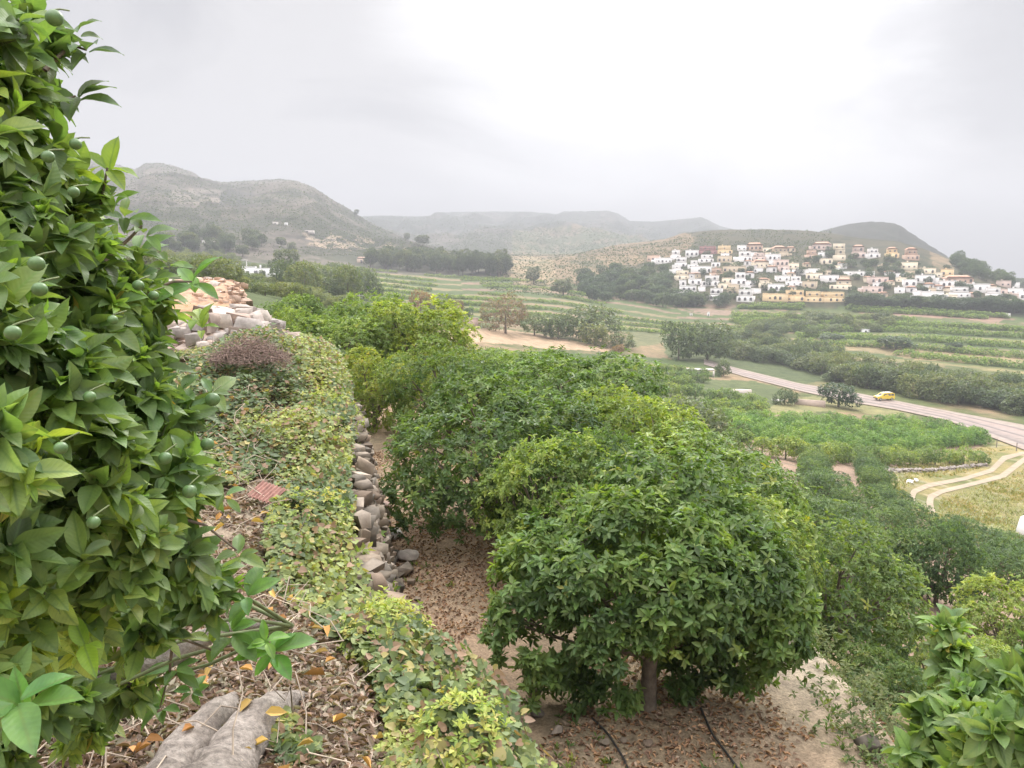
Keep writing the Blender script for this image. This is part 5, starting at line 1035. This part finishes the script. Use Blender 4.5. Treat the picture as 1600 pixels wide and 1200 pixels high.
# ------------------------------------------------------------------ village
def quad_prism(mb, x0, x1, y0, y1, z0, z1, inset, col):     # hipped roof
    xm0, xm1 = x0 + inset, x1 - inset; ym = (y0 + y1) / 2
    v = [(x0, y0, z0), (x1, y0, z0), (x1, y1, z0), (x0, y1, z0), (xm0, ym, z1), (xm1, ym, z1)]; mb.add(v, [(0, 1, 5, 4), (2, 3, 4, 5), (3, 2, 1, 0)], col); mb.add(v, [(1, 2, 5), (3, 0, 4)], col)
_wm = {}
def window_mesh(kind):
    if kind not in _wm:
        m = MB(); w, h = (.55, .65) if kind == 'w' else (.75, 1.1)
        if kind == 'a':
            th = np.linspace(0, math.pi, 7); top = [(math.cos(a) * .8, math.sin(a) * .7 + .7) for a in th]; o = [(-.8, -1.0), (.8, -1.0)] + top
            n = len(o); v = [(x, -.06, z) for x, z in o] + [(x, .02, z) for x, z in o]; m.add(v, [(0, i, i + 1) for i in range(1, n - 1)]); m.add(v, [(i, i + n, (i + 1) % n + n, (i + 1) % n) for i in range(n)])
        else: box(m, -w, w, -.06, .02, -h, h)
        o = m.build('window', M_GLASS); _wm[kind] = o.data; bpy.data.objects.remove(o)
    return _wm[kind]
WHITE, CREAM, YEL, TERR, RED, PINK, TAN, GREY = (.72, .69, .665), (.72, .62, .47), (.70, .52, .30), (.52, .36, .27), (.29, .15, .14), (.58, .45, .39), (.52, .42, .30), (.5, .45, .43)
CN = {WHITE: 'white', CREAM: 'cream', YEL: 'yellow', TERR: 'terracotta', RED: 'dark red', PINK: 'pink', TAN: 'tan', GREY: 'grey-mauve'}
def house(px, py, wp, hp, col, label, roof=None, seed=0, group='houses of the hillside village', name='house', arches=False, yaw=None):
    rg = random.Random(seed); g = gh(px, py, 50); D = g[1]; w = wp * D / 1200; h = hp * D / 1200; d = max(6, w * .6)
    root = empty(name, (g[0], g[1], g[2]), rg.uniform(-.3, .3) - math.atan2(g[0], g[1]) * .6 if yaw is None else yaw); tag(root, label, 'house', group)
    ns = max(1, round(h / 3.1)); sh = h / ns; m = MB(); boxes = []
    col = np.array(col) * (.95 + .1 * rg.random())
    box(m, -w / 2, w / 2, 0, d, -4, sh, col); boxes.append((-w / 2, w / 2, 0, 0))
    for k in range(1, ns):
        a = -w / 2 + rg.uniform(0, .32) * w * (k % 2); b = w / 2 - rg.uniform(.05, .3) * w * ((k + 1) % 2 or .5); y0 = rg.uniform(.6, 2.2) * (k > 0)
        if k >= 3: a, b = -w * .32, w * .32
        y0 = min(y0 + (k - 1) * .8, d * .5); box(m, a, b, y0, d, k * sh, (k + 1) * sh, col); boxes.append((a, b, y0, k))
    if w > 9 and rg.random() < .6: s = rg.choice((-1, 1)); box(m, s * w * .5 - (0 if s > 0 else w * .22), s * w * .5 + (w * .22 if s > 0 else 0), 1.2, d * .8, -4, sh * .75, col * .97)
    # balcony parapets in front of the upper storeys
    for a, b, y0, k in boxes[1:]: box(m, a, b, max(y0 - 1.25, 0.05), max(y0 - 1.1, .2), k * sh, k * sh + .9, col)
    m.build('wall', M_PLASTER, root)
    r = MB(); a, b, y0, k = boxes[-1]; top = (k + 1) * sh
    if roof is not None: quad_prism(r, a - .4, b + .4, y0 - .4, d + .4, top, top + min(1.8, w * .16), min((b - a) * .3, 2.6), roof); rm = M_TILE
    else:
        for q in ((a, b, y0, y0 + .25), (a, b, d - .25, d), (a, a + .25, y0 + .25, d - .25), (b - .25, b, y0 + .25, d - .25)): box(r, *q, top, top + .5, col * 1.02)
        box(r, a + .25, b - .25, y0 + .25, d - .25, top, top + .06, col * .8); rm = M_PLASTER
        if rg.random() < .5: box(r, a + (b - a) * .3, a + (b - a) * .3 + .8, d * .6, d * .6 + .8, top + .06, top + 1.3, col)
    r.build('roof', rm, root)
    for a, b, y0, k in boxes:
        n = max(1, int((b - a) / 2.7)); ar = arches and k < ns
        for i in range(n):
            if rg.random() < .12: continue
            o = bpy.data.objects.new('window', window_mesh('a' if ar or rg.random() < .2 else ('d' if rg.random() < .4 else 'w'))); COLL.objects.link(o); o.parent = root
            o.location = (a + (i + .5) * (b - a) / n, y0 - .003, k * sh + sh * .48); s = min(1.0, sh / 3.0); o.scale = (s * .85, 1, s * .75)
    return root
TR_ = (.55, .32, .22)
VILL = [
 (1020, 410, 18, 10, TERR, 'small terracotta house, leftmost house of the village', 0, 0), (1038, 412, 24, 8, WHITE, 'long low white house next to the leftmost terracotta one', 0, 0), (1055, 406, 15, 14, WHITE, 'tall narrow white house at the top left of the village', 0, 1),
 (1063, 418, 18, 15, WHITE, 'stepped white house right below the tall narrow one', 0, 0), (1057, 427, 20, 12, WHITE, 'plain white block at the left edge of the village', 0, 0), (1067, 437, 20, 13, CREAM, 'cream yellow house under the plain white block', 0, 0),
 (1081, 402, 20, 10, WHITE, 'white house touching the dark red one on its left', 0, 0), (1106, 397, 28, 11, RED, 'dark red block near the top of the village', 0, 0), (1133, 397, 22, 12, YEL, 'yellow house to the right of the dark red block', 0, 0),
 (1104, 410, 22, 11, WHITE, 'white arcaded house right below the dark red block', 0, 1), (1083, 419, 16, 11, WHITE, 'small white house between the stepped one and the arcaded one', 0, 0), (1096, 428, 30, 11, WHITE, 'wide white house with a sloping side in the upper left', 0, 0),
 (1118, 418, 13, 7, WHITE, 'tiny white cube below the white arcaded house', 0, 0), (1131, 411, 20, 10, TAN, 'tan stone house below the yellow one at the top', 0, 0), (1122, 433, 17, 13, TERR, 'salmon terracotta house in the middle left', 0, 0),
 (1147, 426, 34, 9, TAN, 'long tan house right of the salmon one', 0, 0), (1161, 409, 26, 15, WHITE, 'white house with tall columns near the top', 0, 1), (1178, 392, 24, 9, TERR, 'terracotta villa at the top, left of the tan one', 1, 0),
 (1187, 407, 18, 11, PINK, 'pale pink house right of the white columns house', 0, 0), (1190, 420, 22, 11, CREAM, 'cream house below the pale pink one', 1, 0), (1170, 425, 22, 9, GREY, 'grey-mauve low house left of the cream one', 0, 0),
 (1210, 408, 20, 10, WHITE, 'white house left of the diagonal village street', 0, 0), (1217, 401, 30, 13, TAN, 'wide tan villa on the top line, left of the street', 1, 0), (1222, 417, 20, 10, PINK, 'pink-cream house below the wide tan villa', 0, 0),
 (1154, 446, 22, 19, WHITE, 'tall white balcony house in the centre left', 0, 1), (1077, 465, 28, 17, WHITE, 'white arched villa standing alone at the lower left', 0, 1), (1087, 445, 18, 8, WHITE, 'low white house above the lone arched villa', 0, 0),
 (1109, 447, 26, 15, WHITE, 'big white house right above the tree belt, centre left', 0, 0), (1133, 452, 18, 8, CREAM, 'cream house squeezed between big white house and balcony house', 0, 0), (1148, 461, 22, 9, TAN, 'tan house under the tall white balcony house', 0, 0),
 (1117, 470, 22, 18, WHITE, 'narrow white terraced house falling down the slope', 0, 1), (1164, 472, 26, 18, WHITE, 'white terraced house left of the yellow terrace row', 0, 1), (1173, 448, 14, 8, WHITE, 'little white house right of the balcony house', 0, 0),
 (1196, 452, 18, 9, CREAM, 'small cream house above the yellow terrace row', 0, 0), (1213, 456, 24, 11, WHITE, 'white house above the left end of the yellow row', 0, 1), (1241, 447, 26, 14, WHITE, 'broad white house in the centre of the village', 0, 0),
 (1224, 440, 20, 8, WHITE, 'flat white house upper left of the broad central one', 0, 0), (1182, 459, 14, 7, WHITE, 'tiny white house on the corner of the yellow row', 0, 0), (1211, 471, 38, 11, YEL, 'left house of the long yellow terrace row', 0, 0),
 (1243, 471, 28, 16, YEL, 'second house of the yellow terrace row', 0, 0), (1272, 472, 26, 15, YEL, 'third house of the yellow terrace row', 0, 0), (1303, 472, 36, 14, YEL, 'right end house of the yellow terrace row', 0, 0),
 (1264, 450, 20, 9, TAN, 'tan house behind the yellow row, near its middle', 0, 0), (1251, 430, 24, 8, WHITE, 'white house beside the diagonal street, upper one', 0, 0), (1272, 437, 24, 9, CREAM, 'cream house beside the diagonal street, lower one', 0, 0),
 (1270, 404, 16, 12, TERR, 'salmon house right of the street, on the upper line', 0, 0), (1286, 403, 14, 8, WHITE, 'white cube behind the salmon house', 0, 0), (1292, 413, 17, 8, CREAM, 'cream house below the white cube of the upper line', 0, 0),
 (1283, 391, 26, 9, PINK, 'pinkish long house on the very top line, centre', 1, 0), (1312, 407, 17, 25, CREAM, 'tall cream tower house', 0, 0), (1341, 403, 20, 17, PINK, 'pinkish villa right of the cream tower', 1, 0), (1366, 403, 19, 13, WHITE, 'white house on the top line right of the pinkish villa', 0, 0),
 (1395, 403, 18, 14, YEL, 'orange-yellow villa on the top line', 1, 0), (1426, 407, 20, 17, TERR, 'orange villa, rightmost of the top line', 1, 0), (1420, 422, 22, 11, CREAM, 'cream house right below the orange villa', 0, 0),
 (1452, 428, 20, 8, CREAM, 'small cream house left of the yellow cube on the slope', 0, 0), (1479, 432, 17, 10, YEL, 'yellow cube house on the right slope', 0, 0), (1297, 441, 26, 10, WHITE, 'white house left of the cream tiled one', 0, 0),
 (1313, 452, 32, 13, CREAM, 'cream tiled villa above the right end of the yellow row', 1, 0), (1323, 430, 20, 5, WHITE, 'very low white house below the cream tower', 0, 0), (1350, 431, 30, 6, WHITE, 'long curved white house in the middle right', 0, 0),
 (1374, 443, 28, 9, PINK, 'pink-tan house with flat roof in the middle right', 0, 0), (1406, 434, 22, 6, WHITE, 'low white house right of the long curved one', 0, 0), (1364, 458, 28, 9, PINK, 'pale pink house low down in the middle right', 0, 0),
 (1422, 449, 19, 11, WHITE, 'white house with arches left of its bigger neighbour', 0, 1), (1444, 443, 27, 12, WHITE, 'larger white house right of the arched one', 0, 0), (1479, 448, 30, 8, WHITE, 'long white house under the orange roof', 0, 0),
 (1500, 443, 38, 8, TERR, 'low wide house with an orange tiled roof', 1, 0), (1502, 465, 26, 15, WHITE, 'white two-storey house at the left of the long white row', 0, 0), (1531, 457, 30, 12, WHITE, 'middle house of the long white row', 0, 1), (1554, 467, 22, 16, WHITE, 'tall white house at the right of the long white row', 0, 1),
 (1430, 472, 16, 9, WHITE, 'small white house low in the trees', 0, 0), (1457, 470, 30, 13, WHITE, 'white arched villa low in the trees', 0, 1), (1575, 482, 28, 12, CREAM, 'pinkish cream villa at the lower right of the village', 0, 0), (1588, 460, 18, 8, WHITE, 'white house near the right edge, higher one', 0, 0), (1597, 469, 14, 12, WHITE, 'white house cut by the right edge, lower one', 0, 0), (1384, 419, 14, 4, TAN, 'low tan wall house below the orange-yellow villa', 0, 0)]
for i, (x, y, w, h, c, l, rf, ar) in enumerate(VILL): house(x, y, w, h, c, l, TR_ if rf else None, i + 1, arches=bool(ar))
def infill():
    rg = random.Random(77); used = set(); placed = [(v[0], v[1] - v[3] / 2, v[2], v[3]) for v in VILL]; n = 0
    areas = [(1062, 1215, 404, 462), (1130, 1300, 414, 456), (1290, 1330, 416, 440), (1340, 1480, 430, 470), (1480, 1590, 448, 474), (1120, 1240, 392, 404)]
    for _ in range(900):
        if n >= 58: break
        a = rg.choice(areas); x, y, w, h = rg.uniform(a[0], a[1]), rg.uniform(a[2], a[3]), rg.uniform(9, 17), rg.uniform(5.5, 9)
        if any(abs(x - q[0]) < (w + q[2]) * .36 and abs(y - h / 2 - q[1]) < (h + q[3]) * .36 for q in placed): continue
        v = min(VILL, key=lambda v: (v[0] - x) ** 2 + (v[1] - y) ** 2 * 2); dx, dy = x - v[0], (y - v[1]) * 1.4
        d = ('right of' if dx > 0 else 'left of') if abs(dx) > abs(dy) else ('below' if dy > 0 else 'above')
        key = (d, v[5])
        if key in used: continue
        used.add(key); placed.append((x, y - h / 2, w, h)); c = rg.choice([WHITE, WHITE, WHITE, CREAM, CREAM, PINK, TAN])
        lab = ('small %s house just %s the %s' % (CN[c], d, v[5].split(',')[0])).split(); house(x, y, w, h, c, ' '.join(lab[:16]), TR_ if rg.random() < .25 else None, 200 + n); n += 1
infill()
# houses and huts elsewhere
def white_house():
    g = gh(404, 431, 60); D = g[1]; s = D / 1200; w = 48 * s; h = 14 * s; d = w * .5; root = empty('country_house', g, R(12)); tag(root, 'low white country house with dark windows on the wooded bank', 'house')
    m = MB(); box(m, -w / 2, w / 2, 0, d, -3, h * .82, (.82, .80, .79)); box(m, -w / 2, -w * .1, 0.3, d * .9, h * .82, h, (.82, .80, .79)); m.build('wall', M_PLASTER, root)
    r = MB(); box(r, -w / 2 - .1, w / 2 + .1, -.1, d + .1, h * .82 + .003, h * .88, (.74, .72, .70)) if False else box(r, -w * .1 + .01, w / 2 + .1, -.1, d + .1, h * .82 + .003, h * .86, (.74, .72, .70)); box(r, -w / 2 - .1, -w * .1 - .01, .2, d, h + .003, h * 1.05, (.74, .72, .70)); rr = r.build('roof', M_PLASTER, root)
    c = MB(); box(c, w * .02, w * .02 + .7, d * .4, d * .4 + .7, h * .86, h * 1.2, (.8, .78, .76)); c.build('chimney', M_PLASTER, rr)
    for x, ww, hh, nm in ((-.33, .09, .35, 'window'), (-.08, .12, .55, 'door'), (.16, .11, .55, 'door')):
        q = MB(); box(q, (x - ww / 2) * w, (x + ww / 2) * w, -.05, -.003, (.03 if nm == 'door' else .2) * h, (.03 if nm == 'door' else .2) * h + hh * h, (.2, .15, .13)); q.build(nm, M_GLASS, root)
    p = gh(386, 428, 60); m = MB(); tube(m, [p - (0, 0, 1), p + (0, 0, 22 * s)], [.28, .22], 6, (.6, .58, .56)); box(m, p[0] - 2.2, p[0] + .4, p[1] - .2, p[1] + .2, p[2] + 21 * s, p[2] + 22 * s, (.6, .58, .56)); o = m.build('lamp_post', M_PLASTER, loc=p); tag(o, 'pale post with a short arm left of the white country house', 'post')
    p = gh(437, 437, 60); m = MB(); tube(m, [p - (0, 0, 1), p + (0, 0, 16 * s)], [.22, .18], 6, (.6, .58, .56)); o = m.build('pole', M_PLASTER, loc=p); tag(o, 'thin pale pole right of the white country house', 'post')
white_house()
def hut(px, py, wp, hp, col, lab, cat='hut', name='hut', roof=None, open_=True, seed=0):
    g = gh(px, py, 40); s = g[1] / 1200; w = wp * s; h = hp * s; root = empty(name, g, -math.atan2(g[0], g[1]) * .5 + .1 * (seed % 3 - 1)); tag(root, lab, cat); m = MB(); box(m, -w / 2, w / 2, 0, w * .6, -1.5, h, col); m.build('wall', M_PLASTER, root)
    r = MB()
    if roof is not None: quad_prism(r, -w / 2 - .2, w / 2 + .2, -.2, w * .6 + .2, h + .003, h * 1.35, w * .2, roof)
    else: box(r, -w / 2 - .1, w / 2 + .1, -.1, w * .6 + .1, h + .003, h + .18, np.array(col) * .9)
    r.build('roof', M_TILE, root)
    if open_: q = MB(); box(q, -w * .12, w * .10, -.05, -.003, .03, h * .65); q.build('door', M_GLASS, root)
hut(738, 511, 18, 13, (.50, .36, .30), 'small square pink-brown stone hut above the tan field', seed=1, open_=False)
hut(565, 411, 14, 7, (.62, .48, .38), 'little pale house at the left end of the pine wood', roof=(.5, .33, .25), seed=2)
hut(1107, 494, 4, 6, (.75, .73, .70), 'tiny white shed in the far terraces, right one', seed=1); hut(1080, 493, 4, 3, (.7, .66, .6), 'tiny pale shed in the far terraces, left one', seed=1); hut(1353, 519, 12, 4, (.80, .79, .78), 'white flat shed in the middle of the far orchards', seed=2)
hut(1573, 495, 10, 5, (.78, .76, .74), 'white flat shed at the right end of the earth bank', seed=0); hut(1221, 538, 11, 4, (.8, .77, .73), 'pale low shed left of the yellowish field', seed=0); hut(1194, 540, 7, 3, (.72, .68, .62), 'small pale block left of the low shed', seed=1, open_=False)
hut(447, 352, 5, 4, (.82, .80, .79), 'small white house on the slope of the left mountain', seed=1); hut(430, 350, 8, 3, (.7, .64, .6), 'pale flat house left of the white one on the mountain', seed=1)
hut(332, 378, 7, 3, (.75, .68, .62), 'pale house at the foot of the left mountain, right one', seed=1); hut(318, 380, 4, 4, (.78, .74, .7), 'pale house at the foot of the left mountain, left one', seed=2); hut(480, 363, 18, 3, (.66, .6, .56), 'long pale farm building on the mountain flank', seed=0)
def slab(name, px, py, wp, hp, dp, col, lab, cat, legs=False, rz=0.1):
    g = gh(px, py, 40); s = g[1] / 1200; w, h, d = wp * s, hp * s, dp; m = MB()
    if legs:
        box(m, -w / 2, w / 2, 0, .3, h * .72, h, col)
        for t in (-.5, -.05, .44): box(m, w * t, w * t + w * .06, .003, .28, -1, h * .72 - .003, col)
        box(m, -w / 2, w / 2, .3, d, h * .78, h * .9, np.array(col) * .9)
    else: box(m, -w / 2, w / 2, 0, d, -1, h, col)
    o = m.build(name, M_PLASTER); o.location = g; o.rotation_euler = (0, 0, rz - math.atan2(g[0], g[1])); tag(o, lab, cat)
slab('concrete_frame', 1094, 585, 44, 8, 4, (.66, .60, .56), 'white concrete frame with open sides on the orchard terrace', 'shelter', True)
slab('low_wall', 1158, 614, 32, 5, 1.2, (.60, .52, .47), 'long low pale wall below the orchard with the concrete frame', 'wall')
slab('low_wall', 1216, 627, 18, 3, 1, (.72, .68, .64), 'short white wall left of the airy tree', 'wall'); slab('low_wall', 1265, 634, 46, 9, .6, (.46, .36, .30), 'brown wall between the airy tree and the dense evergreen', 'wall', rz=-.05)
def stone_bank():
    rng = np.random.default_rng(3); G = polyline_hits([(1372, 738), (1450, 737), (1540, 728)], 120); m = MB()
    for g in G:
        for k in range(2): rock(m, rng, g + (rng.uniform(-.3, .3), rng.uniform(-.3, .3), -.05 + k * .3), np.array((.32, .3, .24)) * rng.uniform(.7, 1.2), (.30, .26, .23), 6)
    o = m.build('terrace_wall', M_STONE, loc=G[0]); tag(o, 'low grey stone terrace wall above the grassy field', 'wall')
    for i, (px, py, n, sp, lab) in enumerate([(1183, 680, 14, 6, 'small scatter of white stones at the corner of the bright block'), (1425, 754, 7, 4, 'pale rubbish pile beside the bend of the dirt track')]):
        m = MB()
        for _ in range(n): g = gh(px + rng.uniform(-sp, sp) * 1.6, py + rng.uniform(-1.5, 1.5), 30); rock(m, rng, g + (0, 0, .15), np.array((.35, .3, .25)) * rng.uniform(.6, 1.3), (.74, .72, .70), 6)
        o = m.build('stone_pile', M_STONE, loc=g); tag(o, lab, 'stones')
stone_bank()
def post(px, py, hp, lab, col=(.25, .22, .2), r=.08, T=False):
    p = gh(px, py, 20); s = p[1] / 1200; m = MB(); tube(m, [p - (0, 0, .5), p + (0, 0, hp * s)], [r, r * .8], 6, col)
    if T: box(m, p[0] - 1.2, p[0] + 1.2, p[1] - .06, p[1] + .06, p[2] + hp * s * .86, p[2] + hp * s * .9, col)
    o = m.build('post', M_PLASTER, loc=p); tag(o, lab, 'post')
post(1557, 699, 14, 'dark fence post at the road edge, left one'); post(1588, 705, 14, 'dark fence post at the road edge, right one')
post(562, 478, 18, 'pale utility pole in front of the dusty grove', (.5, .48, .45), .2, True)
# ------------------------------------------------------------------ vehicles
def wheel(parent, x, y, z, r, w):
    t = MB(); th = np.arange(20) * 2 * math.pi / 20; prof = [(-w / 2, r * .62), (-w / 2, r * .92), (-w * .35, r), (w * .35, r), (w / 2, r * .92), (w / 2, r * .62)]
    v = np.array([(q * math.cos(a), o, q * math.sin(a)) for o, q in prof for a in th]); f = [(i * 20 + j, i * 20 + (j + 1) % 20, (i + 1) * 20 + (j + 1) % 20, (i + 1) * 20 + j) for i in range(5) for j in range(20)]
    t.add(v, f, (.03, .03, .03)); o = t.build('wheel', M_PAINT, parent); o.location = (x, y, z)
    h = MB(); v = np.array([(r * .62 * math.cos(a), s * w * .42, r * .62 * math.sin(a)) for s in (-1, 1) for a in th] + [(0, -w * .36, 0), (0, w * .36, 0)]); h.add(v, [(j, (j + 1) % 20, 40) for j in range(20)] + [(20 + (j + 1) % 20, 20 + j, 41) for j in range(20)], (.5, .5, .5)); h.build('rim', M_PAINT, o)
M_PAINT = m_simple('car_paint', (1, 1, 1), .35, 2, .05, 0, useattr=True)
def prism(mb, prof, y0, y1, col, tum=0.0):
    n = len(prof); zt = max(z for _, z in prof); zb = min(z for _, z in prof); sh = lambda z: tum * max(0, (z - .9) / (zt - .9 + 1e-6))
    v = [(x, y0 + sh(z), z) for x, z in prof] + [(x, y1 - sh(z), z) for x, z in prof]; mb.add(v, [(i, (i + 1) % n, (i + 1) % n + n, i + n) for i in range(n)], col)
    c = [(sum(x for x, _ in prof) / n, y, sum(z for _, z in prof) / n) for y in (y0, y1)]; v2 = v + c; mb.add(v2, [((i + 1) % n, i, 2 * n) for i in range(n)] + [(i + n, (i + 1) % n + n, 2 * n + 1) for i in range(n)], col)
def van():
    g = gh(1381, 626, 60); root = empty('van', g + (0, 0, .2), R(8)); tag(root, 'yellow estate van with pale bonnet parked on the road', 'van')
    Y = (.80, .58, .06); m = MB(); prism(m, [(-2.2, .35), (-2.25, .75), (-2.15, .98), (-1.35, 1.12), (-.75, 1.62), (-.4, 1.78), (1.7, 1.82), (2.15, 1.7), (2.28, 1.0), (2.28, .4)], -.88, .88, Y, .14); m.build('body', M_PAINT, root)
    w = MB(); prism(w, [(-2.17, .99), (-1.34, 1.135), (-1.34, 1.12), (-2.15, .97)], -.7, .7, (.78, .74, .72)); w.build('bonnet', M_PAINT, root)
    w = MB(); prism(w, [(-.42, 1.79), (1.7, 1.835), (1.7, 1.90), (-.42, 1.86)], -.66, .66, (.80, .78, .74)); w.build('roof_rack', M_PAINT, root)
    ws = MB(); ws.add([(-1.30, -.62, 1.17), (-1.30, .62, 1.17), (-.72, .56, 1.66), (-.72, -.56, 1.66)], [(0, 1, 2, 3)], (.5, .5, .5)); ws.build('windscreen', M_GLASS, root)
    for x0, x1 in ((-.75, .25), (.35, 1.15), (1.3, 2.0)):
        for s in (-1, 1): q = MB(); q.add([(x0, s * .875, 1.12), (x1, s * .875, 1.12), (x1, s * .795, 1.6), (x0 + (.25 if x0 < 0 else 0), s * .795, 1.6)], [(0, 1, 2, 3)], (.1, .1, .1)); q.build('side_window', M_GLASS, root)
    for x in (-1.45, 1.5):
        for y in (-.80, .80): wheel(root, x, y, .33, .33, .2)
    for y in (-.6, .6): q = MB(); box(q, -2.29, -2.2, y - .14, y + .14, .68, .84, (.85, .85, .8)); q.build('headlight', M_PAINT, root)
    q = MB(); box(q, -2.33, -2.24, -.85, .85, .38, .56, (.12, .12, .12)); box(q, 2.27, 2.36, -.85, .85, .40, .58, (.12, .12, .12)); q.build('bumper', M_PAINT, root)
van()
def tractor():
    g = gh(1592, 857, 30); root = empty('flatbed_truck', g, R(15)); tag(root, 'small red and white vehicle at the right edge of the grassy field', 'truck')
    m = MB(); box(m, -1.1, 1.6, -.75, .75, .45, .62, (.45, .08, .06)); box(m, -1.1, -1.0, -.75, .75, .62, .95, (.45, .08, .06)); m.build('bed', M_PAINT, root)
    m = MB(); prism(m, [(.25, .63), (.25, 1.4), (.55, 2.6), (1.5, 2.7), (1.9, 1.5), (2.0, .63)], -.7, .7, (.80, .79, .80), .1); c = m.build('cab', M_PAINT, root)
    for s in (-1, 1): q = MB(); box(q, .8, 1.5, s * .705 - .01, s * .705 + .01, 1.5, 2.1); q.build('side_window', M_GLASS, root)
    for x in (-.5, 1.3):
        for y in (-.7, .7): wheel(root, x, y, .38, .38, .22)
tractor()
def sacks():
    g = gh(1557, 853, 30); m = MB(); rng = np.random.default_rng(1)
    for k in range(3): rock(m, rng, g + (k * .35 - .35, 0, .28 + .05 * k), (.32, .3, .28), (.78, .77, .76), 3)
    o = m.build('white_bag', M_PLASTER, smooth=True, loc=g); tag(o, 'full white bag left of the red and white vehicle', 'bag')
    for i, (px, py, r, l) in enumerate([(1552, 848, 1.0, 'left one'), (1575, 850, 1.1, 'right one')]):
        g = gh(px, py, 30); rg = np.random.default_rng(60 + i); m = MB(); P, A = crown_points(rg, lobes_for(rg, r, r, .8, 4, .7), 420); rosettes(m, rg, P, nrm(A + (0, 0, .5)), .16, 5, T2, np.array([(.42, .42, .25), (.30, .33, .15), (.55, .52, .36), (.22, .26, .12)])[rg.integers(4, size=len(P))], wr=.4)
        o = m.build('flowering_bush', M_LEAF_VINE); o.location = g; tag(o, 'cream flowering bush beside the red and white vehicle, ' + l, 'shrub')
sacks()
# ------------------------------------------------------------------ air
def build_haze():
    m = bpy.data.materials.new('haze'); m.use_nodes = True; nt = m.node_tree; nt.nodes.clear()
    o = nt.nodes.new('ShaderNodeOutputMaterial'); v = nt.nodes.new('ShaderNodeVolumePrincipled'); nt.links.new(v.outputs[0], o.inputs['Volume'])
    v.inputs['Density'].default_value = HAZE_DENSITY; v.inputs['Color'].default_value = (.66, .68, .73, 1); v.inputs['Anisotropy'].default_value = .25
    mb = MB(); box(mb, -3200, 3200, -3200, 3200, -62, 330); ob = mb.build('haze', m); tag(ob, kind='stuff')
HAZE_DENSITY = .0006
build_haze()
